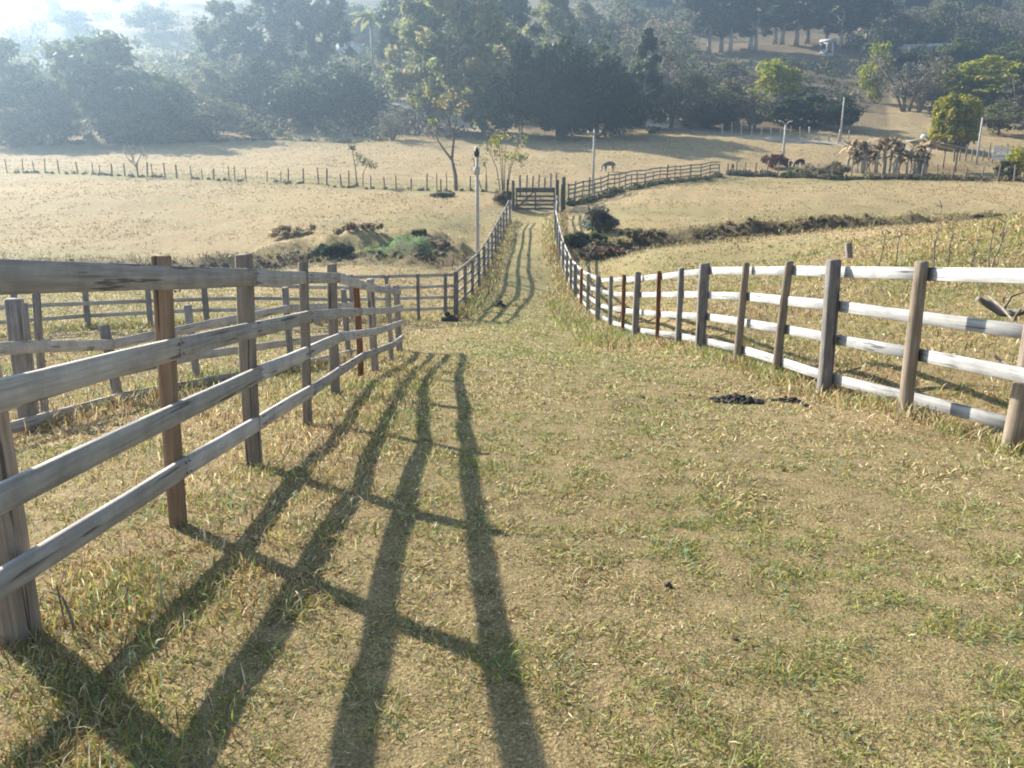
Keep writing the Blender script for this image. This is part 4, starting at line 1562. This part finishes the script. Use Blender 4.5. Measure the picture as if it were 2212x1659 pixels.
house('small white farmhouse half hidden in the haze on the left slope', 322, 192, 148, 4.2, 4, 2.4, 1.2, 'tin', -.5, 1)
house('white farmhouse with a clay roof beneath the tall feathery trees', 435, 235, 138, 5, 4, 2.5, 1.4, 'tile', -.3)
house('pale farmhouse beside the palm trunk', 752, 122, 196, 6, 5, 2.2, 1.4, 'tile', -.4)
house('small white hut at the end of the eucalyptus row', 1786, 122, 192, 2.6, 3, 2.3, 1.0, 'tin', -.5, 1)
house('low grey-roofed barn between the bushes on the right slope', 2010, 124, 186, 11, 6, 1.7, 1.3, 'tin', -.2, 2)


# ------------------------------------------------------------------ animals
def animal(label, u, Y, length, rz, hide, graze, name='cow', cat='cow', muzzle=None):
    p_ = at(u, 370, Y)
    g_ = ground_at(p_.x, Y)
    L = length
    V = [(0, 0, .98), (.30, 0, 1.0), (.62, 0, 1.02), (-.35, 0, 1.0), (-.62, 0, .98)]
    R = [.30, .29, .24, .29, .22]
    Ed = [(0, 1), (1, 2), (0, 3), (3, 4)]
    if graze:
        head = [(.86, 0, .86, .14), (1.02, 0, .55, .11), (1.10, 0, .28, .12), (1.20, 0, .10, .075)]
    else:
        head = [(.84, 0, 1.18, .15), (1.0, 0, 1.36, .12), (1.14, 0, 1.36, .12), (1.36, 0, 1.24, .08)]
    prev = 2
    for x, y, z, r_ in head:
        V.append((x, y, z))
        R.append(r_)
        Ed.append((prev, len(V) - 1))
        prev = len(V) - 1
    hi = prev - 1
    for s in (-1, 1):
        V.append((V[hi][0] - .06, s * .19, V[hi][2] + .07))
        R.append(.035)
        Ed.append((hi, len(V) - 1))
    for bx, root_i, fx in ((.50, 2, 1), (-.52, 4, 0)):
        for s in (-1, 1):
            a_ = len(V)
            pts = [(bx, s * .17, .68), (bx + (.0 if fx else .06), s * .17, .45), (bx + (0 if fx else -.06), s * .17, .40), (bx, s * .17, .06), (bx + .05, s * .17, .02)] if not fx else [(bx, s * .16, .68), (bx, s * .16, .40), (bx, s * .16, .36), (bx - .01, s * .16, .06), (bx + .05, s * .16, .02)]
            rad = [.13, .075, .06, .045, .05]
            Ed.append((root_i, a_))
            for k_, (q, r_) in enumerate(zip(pts, rad)):
                V.append(q)
                R.append(r_)
                if k_:
                    Ed.append((len(V) - 2, len(V) - 1))
    a_ = len(V)
    for q, r_ in (((-.80, 0, 1.0), .05), ((-.88, 0, .75), .03), ((-.88, 0, .45), .045)):
        V.append(q)
        R.append(r_)
    Ed += [(4, a_), (a_, a_ + 1), (a_ + 1, a_ + 2)]
    me = bpy.data.meshes.new('body')
    me.from_pydata(V, Ed, [])
    root = thing(name, label, cat, g_, rz)
    root.scale = (L / 2.0,) * 3
    body = add('body', me, root)
    md = body.modifiers.new('skin', 'SKIN')
    for sv, r_ in zip(me.skin_vertices[0].data, R):
        sv.radius = (r_, r_)
    me.skin_vertices[0].data[0].use_root = True
    body.modifiers.new('sub', 'SUBSURF').levels = 2
    body.modifiers['sub'].render_levels = 2
    me.materials.append(M[hide])
    if muzzle:
        mb_ = MB()
        hx, hy, hz = V[8]
        mb_.tube([(hx - .10, 0, hz + .22), (hx - .02, 0, hz + .06), (hx + .05, 0, hz - .02)], [.15, .135, .09], 10)
        mb_.build('pale_face', M[muzzle], root, True)
    return root


animal('grey cow with a pale face grazing in the pasture beyond the gate', 1316, 80.5, 1.55, math.radians(200), 'hide_grey', True, muzzle='hide_pale')
animal('dark cow grazing near the reddish bush', 1727, 87.5, 1.5, math.radians(205), 'hide_dark', True)
animal('small dark calf standing beyond the bank fence', 1582, 86.5, .95, math.radians(80), 'hide_dark', False, 'calf', 'calf')


# ------------------------------------------------------------------ droppings, clods, stones
def lump_mesh(r_, seed, flat=.7):
    rr_ = random.Random(seed)
    bm = bmesh.new()
    bmesh.ops.create_icosphere(bm, subdivisions=1, radius=r_)
    for v in bm.verts:
        v.co *= rr_.uniform(.75, 1.15)
        v.co.z *= flat
    return bm


def pile(label, u, v, Y, wpx, n_, r_, mat, name, cat, seed):
    p_ = at(u, v, Y)
    g_ = ground_at(p_.x, Y)
    rr_ = random.Random(seed)
    W = wpx * Y / FPX / 2
    bm = bmesh.new()
    for k in range(n_):
        th = rr_.uniform(0, 6.283)
        q = rr_.random() ** .6
        x, y = math.cos(th) * q * W, math.sin(th) * q * W * .75
        z = ground_at(g_.x + x, g_.y + y).z - g_.z + r_ * .3 + (1 - q) * rr_.random() * r_ * 2.6
        b2 = lump_mesh(r_ * rr_.uniform(.7, 1.3), seed * 100 + k)
        bmesh.ops.translate(b2, verts=b2.verts, vec=(x, y, z))
        tmp = bpy.data.meshes.new('t')
        b2.to_mesh(tmp)
        bm.from_mesh(tmp)
        bpy.data.meshes.remove(tmp)
        b2.free()
    me = bpy.data.meshes.new(name)
    bm.to_mesh(me)
    bm.free()
    me.materials.append(M[mat])
    o_ = add(name, me, None, g_)
    return tag(o_, label, cat)


pile('large pile of dark manure on the grass in front of the right fence', 1592, 864, 7.55, 122, 120, .027, 'dung', 'manure_pile', 'manure', 3)
pile('small crumbled manure heap right of the large dark pile', 1702, 860, 7.62, 70, 40, .022, 'dung', 'manure_pile', 'manure', 4)
pile('dark manure lump lying in the lane on the fence shadow', 1080, 650, 26.5, 24, 14, .075, 'dung', 'manure_pile', 'manure', 5)
pile('dark heap with a pale top at the foot of the lane corner post', 970, 690, 23.4, 34, 16, .10, 'stone', 'dark_heap', 'heap', 6)
clods = []
for k, (u, v, Y, r_) in enumerate(((1443, 1280, 3.05, .020), (1740, 882, 7.25, .036), (1545, 812, 8.6, .03), (1390, 862, 7.6, .02), (1458, 868, 7.5, .018), (1490, 852, 7.8, .022), (1625, 838, 8.1, .025), (1550, 838, 8.1, .024), (1680, 815, 8.6, .022), (1330, 850, 7.8, .02), (1660, 885, 7.2, .018), (1505, 875, 7.4, .016), (1585, 1410, 2.6, .014), (1690, 1063, 4.7, .016))):
    p_ = at(u, v, Y)
    g_ = ground_at(p_.x, Y)
    bm = lump_mesh(r_, 40 + k)
    me = bpy.data.meshes.new('clod')
    bm.to_mesh(me)
    bm.free()
    me.materials.append(M['dung' if k < 2 else 'clod'])
    o_ = add('clod', me, None, g_ + Vector((0, 0, r_ * .45)))
    if k == 0:
        tag(o_, 'lone dark clod on the open grass in the foreground', 'clod')
    elif k == 1:
        tag(o_, 'dark clod at the right end of the manure', 'clod')
    else:
        tag(o_, 'small brown clod scattered on the grass around the manure', 'clod', 'clods around the manure')


# ------------------------------------------------------------------ bare saplings, branch and twigs
def twiggy(name, label, base, main, r0, nb, seed, cat='sapling', leaf_n=0, mat='twig', blen=.3):
    rr_ = random.Random(seed)
    root = thing(name, label, cat, base)
    pts = [Vector(p_) for p_ in main]
    mb_ = MB()
    n_ = len(pts)
    mb_.tube(pts, [r0 * (1 - .75 * i / (n_ - 1)) for i in range(n_)], 6)
    mb_.build('stem', M[mat], root, True)
    lv_ = []
    for k in range(nb):
        t = rr_.uniform(.3, 1) * (n_ - 1)
        i = min(n_ - 2, int(t))
        q = pts[i].lerp(pts[i + 1], t - i)
        e = q + Vector((rr_.uniform(-1, 1), rr_.uniform(-.5, .5), rr_.uniform(.1, 1))) * blen
        mid = q.lerp(e, .5) + Vector((0, 0, blen * .08))
        mb_ = MB()
        mb_.tube([q, mid, e], [r0 * .45, r0 * .3, r0 * .12], 4)
        mb_.build('branch', M[mat], root, True)
        lv_.append((*e, .08))
    if leaf_n:
        v__, c__ = leaf_cloud([l[:3] for l in lv_], [l[3] for l in lv_], leaf_n, .05, OLIVE + EUCL, 1, .2, seed)
        add('leaves', leaf_mesh('leaves', v__, c__), root)
    return root


for k, (u, Y, vt, lean, nb, lf, lab) in enumerate(((1893, 19, 470, .5, 7, 4, 'leftmost bare sapling behind the right fence'), (1932, 19, 455, .25, 8, 3, 'bare sapling with a kinked stem, second behind the right fence'),
                                                   (2006, 15.5, 440, .10, 7, 0, 'bare sapling rising behind the leaning round post'), (2046, 16, 455, -.15, 6, 4, 'thin bare sapling right of the round post'),
                                                   (2092, 14, 520, .05, 6, 6, 'short sapling with a few leaves behind the right fence'), (2143, 13, 470, .30, 8, 0, 'dark thin sapling near the right edge'), (2128, 13.5, 480, .1, 5, 0, 'thin stem close beside the dark sapling near the right edge'))):
    p_ = at(u, 600, Y)
    g_ = ground_at(p_.x, Y)
    H = at(u, vt, Y).z - g_.z
    rr_ = random.Random(50 + k)
    main = [(0, 0, -.15)] + [(lean * H * .3 * t + rr_.uniform(-.04, .04), rr_.uniform(-.04, .04), H * t) for t in (.2, .4, .6, .8, 1.0)]
    twiggy('bare_sapling', lab, g_, main, .018, nb, 60 + k, leaf_n=lf)

# dead branch lying against the right fence
p_ = at(2150, 700, 7.4)
g_ = ground_at(p_.x, 7.4)


def rel(u, v, Y):
    return tuple(at(u, v, Y) - g_)


br = thing('dead_branch', 'weathered dead branch caught behind the rails at the right edge', 'branch', g_)
mb = MB()
mb.tube([rel(2112, 645, 7.6), rel(2135, 657, 7.6), rel(2165, 675, 7.5), rel(2200, 676, 7.3), rel(2260, 655, 7.1), rel(2340, 780, 6.9), rel(2390, 960, 6.8)], [.03, .036, .04, .04, .045, .05, .055], 7, jitter=.15)
mb.build('limb', M['bark'], br, True)
for pts in ([(2135, 640, 7.5), (2165, 665, 7.1), (2190, 695, 6.4), (2212, 710, 6.0)], [(2190, 695, 6.4), (2196, 680, 6.3), (2205, 668, 6.2)], [(2165, 675, 7.5), (2185, 640, 7.5), (2220, 628, 7.5)], [(2150, 770, 6.3), (2185, 795, 6.1), (2225, 812, 5.9)]):
    mb = MB()
    mb.tube([rel(*q) for q in pts], [.013, .012, .009, .007][:len(pts)], 5)
    mb.build('twig', M['twig'], br, True)


def stalk(label, pts, r_, mat, name='stalk', cat='stalk'):
    b_ = at(*pts[0])
    g2 = ground_at(b_.x, b_.y)
    root = thing(name, label, cat, g2)
    mb_ = MB()
    P = [at(*q) - g2 for q in pts]
    P[0].z = -.02
    mb_.tube(P, [r_ * (1 - .6 * i / (len(P) - 1)) for i in range(len(P))], 5)
    mb_.build('stem', M[mat], root, True)
    return root


stalk('dark curved twig sticking up beside the nearest left post', [(163, 1362, 2.65), (150, 1325, 2.66), (135, 1290, 2.67), (112, 1280, 2.68), (95, 1272, 2.7)], .006, 'twig', 'twig', 'twig')
stalk('thin dark twig standing beside the curved twig', [(133, 1290, 2.67), (125, 1275, 2.68), (122, 1262, 2.68)], .004, 'twig', 'twig', 'twig')
stalk('pale upright straw stalk in the weeds below the left fence', [(355, 1290, 2.85), (345, 1262, 2.86), (343, 1238, 2.87), (347, 1205, 2.88)], .005, 'straw')
stalk('long pale straw lying on the grass in the foreground', [(1205, 1412, 2.55), (1240, 1432, 2.5), (1290, 1455, 2.44)], .004, 'straw')

# ------------------------------------------------------------------ grass: nobody could count it
STRAW = np.array([(.64, .52, .29), (.57, .45, .23), (.46, .35, .18), (.78, .69, .46), (.52, .44, .24)])
GREEN = np.array([(.22, .25, .06), (.31, .31, .08), (.17, .21, .065), (.38, .36, .10), (.20, .30, .17)])
BROWN = np.array([(.22, .13, .07), (.13, .08, .045), (.34, .20, .11)])
BRIGHT = np.array([(.20, .36, .10), (.16, .30, .10)])


def blades(name, label, x, y, length, width, lay, tints, seed, nseg=2):
    """x, y: roots; length, width per blade; lay 0 upright .. 1 flat; tints rgb per blade"""
    r = np.random.default_rng(seed)
    n_ = len(x)
    z = gz(x, y)
    th = r.uniform(0, 2 * np.pi, n_)
    elev = np.clip((1 - lay) * (np.pi / 2) + r.normal(0, .28, n_), .06, 1.5)
    dirx, diry, dirz = np.cos(th) * np.cos(elev), np.sin(th) * np.cos(elev), np.sin(elev)
    px, py = -np.sin(th), np.cos(th)
    tw = r.uniform(-1.2, 1.2, n_)
    wx = px * np.cos(tw)
    wy = py * np.cos(tw)
    wz = np.sin(tw)
    bend = r.uniform(.05, .45, n_)
    root = np.stack([x, y, z - .008], -1)
    d = np.stack([dirx, diry, dirz], -1)
    w = np.stack([wx, wy, wz], -1) * (width * .5)[:, None]
    L = length[:, None]
    mid = root + d * L * .55
    tip = root + d * L + np.stack([np.cos(th) * .25, np.sin(th) * .25, -bend], -1) * L * .5
    V = np.stack([root - w * .7, root + w * .7, mid + w, mid - w, tip], 1).reshape(-1, 3)
    base = np.arange(n_)[:, None] * 5
    q = (base + np.array([[0, 1, 2, 3]]))
    t = (base + np.array([[3, 2, 4]]))
    flat = np.concatenate([q, t], 1).ravel()
    counts = np.tile(np.array([4, 3], np.int32), n_)
    col = np.concatenate([np.repeat(tints, 5, 0), np.ones((n_ * 5, 1))], 1)
    me = mesh_np(name, V, flat, counts, M['grass'], col)
    o_ = add(name, me)
    return tag(o_, label, 'grass', kind='stuff')


def tint_for(x, y, r, extra_brown=0.0):
    g_, s_, b_, rd_ = zones(x, y)
    n_ = len(x)
    pg = np.clip(np.where(y < 28, .22 + .70 * g_, .04 + .5 * g_) + (fbm(x, y, .5, 141) + fbm(x, y, 1.6, 143)) * 1.1 * (y < 28), 0, .95)
    pb = np.clip(.22 + .7 * b_ + .12 * s_ + extra_brown, 0, .9)
    u = r.random(n_)
    col = STRAW[r.integers(0, len(STRAW), n_)]
    isb = r.random(n_) < pb
    col = np.where(isb[:, None], BROWN[r.integers(0, len(BROWN), n_)], col)
    isg = u < pg
    col = np.where(isg[:, None], GREEN[r.integers(0, len(GREEN), n_)], col)
    brt = (g_ > .95) & (r.random(n_) < .8)
    col = np.where(brt[:, None], BRIGHT[r.integers(0, 2, n_)], col)
    return col * r.uniform(.75, 1.2, (n_, 1)), s_


# short trodden grass
N = 660000
k_ = .36
Ymin, Ymax = 1.35, 30.0
Y = (Ymin ** k_ + rng.random(N) * (Ymax ** k_ - Ymin ** k_)) ** (1 / k_)
X = (rng.random(N) * 2 - 1) * (.74 * Y + 1.0)
col, soil_ = tint_for(X, Y, rng)
bare = np.clip(fbm(X, Y, .9, 131) * 2.4 + fbm(X, Y, .22, 135) * 1.8 - .55, 0, .7)
keep = rng.random(N) > bare
X, Y, col = X[keep], Y[keep], col[keep]
n_ = len(X)
tuft = np.clip(1 + fbm(X, Y, .14, 137, 2) * 2.6 + fbm(X, Y, .6, 139) * 1.1, .4, 2.5)
ln = rng.uniform(.016, .042, n_) * (1 + .05 * Y) * tuft
wd = rng.uniform(.0022, .0042, n_) * (Y / 2.0) ** .78
blades('short_grass', 'short trodden dry grass with green flecks covering the lane', X, Y, ln, wd, rng.uniform(.45, .85, n_), col, 1)

# taller weeds: along fence feet, on the right bank, in the left corner, round the stream
xs, ys, ls = [], [], []


def scatter_line(pts, n_, sigma, l0, l1):
    pts = np.array(pts)
    seg = rng.integers(0, len(pts) - 1, n_)
    d = np.hypot(*(pts[1:] - pts[:-1]).T)
    seg = rng.choice(len(pts) - 1, n_, p=d / d.sum())
    t = rng.random((n_, 1))
    p = pts[seg] * (1 - t) + pts[seg + 1] * t + rng.normal(0, sigma, (n_, 2))
    xs.append(p[:, 0])
    ys.append(p[:, 1])
    ls.append(rng.uniform(l0, l1, n_))


def base_line(lst):
    return [tuple(at(q[0], q[1], q[4])[:2]) for q in lst]


scatter_line(base_line(LEFT_POSTS[1:]), 6000, .2, .03, .10)
scatter_line([(-1.1, 3.0), (-1.0, 5), (-1.2, 8), (-1.4, 12)], 3500, .25, .03, .11)
scatter_line(base_line(RIGHT_POSTS[1:14]), 9000, .20, .06, .20)
scatter_line(base_line(RIGHT_POSTS[12:]), 9000, .30, .10, .35)
scatter_line([(x - .45, y) for x, y in base_line(RIGHT_POSTS[9:18])], 9000, .28, .08, .30)
scatter_line(base_line(LANE_POSTS), 9000, .30, .10, .38)
scatter_line(base_line(CHUTE_POSTS[1:]), 5000, .25, .08, .28)
scatter_line(base_line(CROSS_POSTS), 4000, .3, .08, .25)
# right bank
n_ = 56000
yb = rng.uniform(4.2, 30, n_)
xb = np.interp(yb, [4, 7, 12, 16, 20, 24, 30], [4.3, 3.95, 3.5, 3.5, 6.0, 10.5, 17]) + rng.random(n_) ** 1.1 * 14
dens = np.clip(.75 + fbm(xb, yb, 1.6, 151) * 2.2, .12, 1) 
kp = rng.random(n_) < dens
xs.append(xb[kp])
ys.append(yb[kp])
ls.append(rng.uniform(.05, .17, kp.sum()))
# left side beyond the fence
n_ = 26000
yb = rng.uniform(3, 26, n_)
xb = -2.1 - rng.random(n_) * (.55 * yb + 1)
dens = np.clip(.35 + fbm(xb, yb, 1.4, 161) * 3.0, .0, 1)
kp = rng.random(n_) < dens
xs.append(xb[kp])
ys.append(yb[kp])
ls.append(rng.uniform(.04, .15, kp.sum()))
# foreground left corner
n_ = 10000
yb = rng.uniform(1.5, 3.3, n_)
xb = np.interp(yb, [1.5, 2.6, 3.3], [-1.15, -1.5, -1.55]) + rng.normal(0, .28, n_)
kp = rng.random(n_) < np.clip(.5 + fbm(xb, yb, .35, 171) * 2.6, .05, 1)
xs.append(xb[kp])
ys.append(yb[kp])
ls.append(rng.uniform(.025, .10, kp.sum()))
X, Y, ln = np.concatenate(xs), np.concatenate(ys), np.concatenate(ls)
col, _ = tint_for(X, Y, rng, .08)
wd = rng.uniform(.003, .0065, len(X)) * (np.maximum(Y, 1.5) / 2.4) ** .7
blades('tall_grass', 'taller dry weeds along the fence feet and on the right bank', X, Y, ln, wd, np.full(len(X), .30), col, 2)

# tussocks on the pastures and along the stream
N = 90000
k_ = .6
Y = (26 ** k_ + rng.random(N) * (125 ** k_ - 26 ** k_)) ** (1 / k_)
X = (rng.random(N) * 2 - 1) * (.74 * Y + 2)
lane_c = np.interp(Y, [0, 24, 40, 53], [.7, .3, .7, 1.5])
in_lane = (np.abs(X - lane_c) < 1.6) & (Y < 55) & (rng.random(N) < .8)
clump = fbm(X, Y, 1.7, 181) + fbm(X, Y, 9, 185) * .7
d_st = np.minimum(polydist(X, Y, DITCH_L), polydist(X, Y, DITCH_R))
d_rd = polydist(X, Y, ROAD)
kp = (clump > rng.uniform(-.25, .25, N)) & (~in_lane) & (d_rd > 2.2)
kp |= (d_st < 2.6) & (~in_lane)
X, Y, d_st, clump = X[kp], Y[kp], d_st[kp], clump[kp]
rep = 3
size = rng.uniform(.04, .12, len(X)) * (1 + 1.2 * np.exp(-(d_st / 2.0) ** 2)) * (1 + clump * .8)
Xr = np.repeat(X, rep) + rng.normal(0, 1, len(X) * rep) * np.repeat(size, rep) * .45
Yr = np.repeat(Y, rep) + rng.normal(0, 1, len(X) * rep) * np.repeat(size, rep) * .45
ln = np.repeat(size, rep) * rng.uniform(.7, 1.5, len(Xr))
col, _ = tint_for(np.repeat(X, rep), np.repeat(Y, rep), rng, .10)
dk = np.repeat(rng.random(len(X)) < .34, rep)
col = np.where(dk[:, None], col * .42, col)
wd = np.repeat(size, rep) * .12 + Yr * .00045
blades('pasture_tussocks', 'tufted dry grass scattered over the pastures and stream banks', Xr, Yr, ln, wd, np.full(len(Xr), .40), col, 3)

# ------------------------------------------------------------------ haze over the valley
mb = MB()
mb.box((-1010, -12, float(GZ.min()) - 1.0), (1010, 715, float(max(GZ.max(), 60)) + 24))
hm = bpy.data.materials.new('valley_haze')
hm.use_nodes = True
nt = hm.node_tree
nt.nodes.remove(nt.nodes['Principled BSDF'])
pv = nt.nodes.new('ShaderNodeVolumePrincipled')
pv.inputs['Color'].default_value = (.53, .74, 1.0, 1)
pv.inputs['Density'].default_value = .0017
pv.inputs['Anisotropy'].default_value = .67
nt.links.new(pv.outputs[0], nt.nodes['Material Output'].inputs['Volume'])
haze = mb.build('haze', hm)
haze['kind'] = 'stuff'
haze['label'] = 'thin bright haze filling the valley'
haze['category'] = 'haze'
print('GZ range', GZ.min(), GZ.max(), 'objects', len(bpy.data.objects))
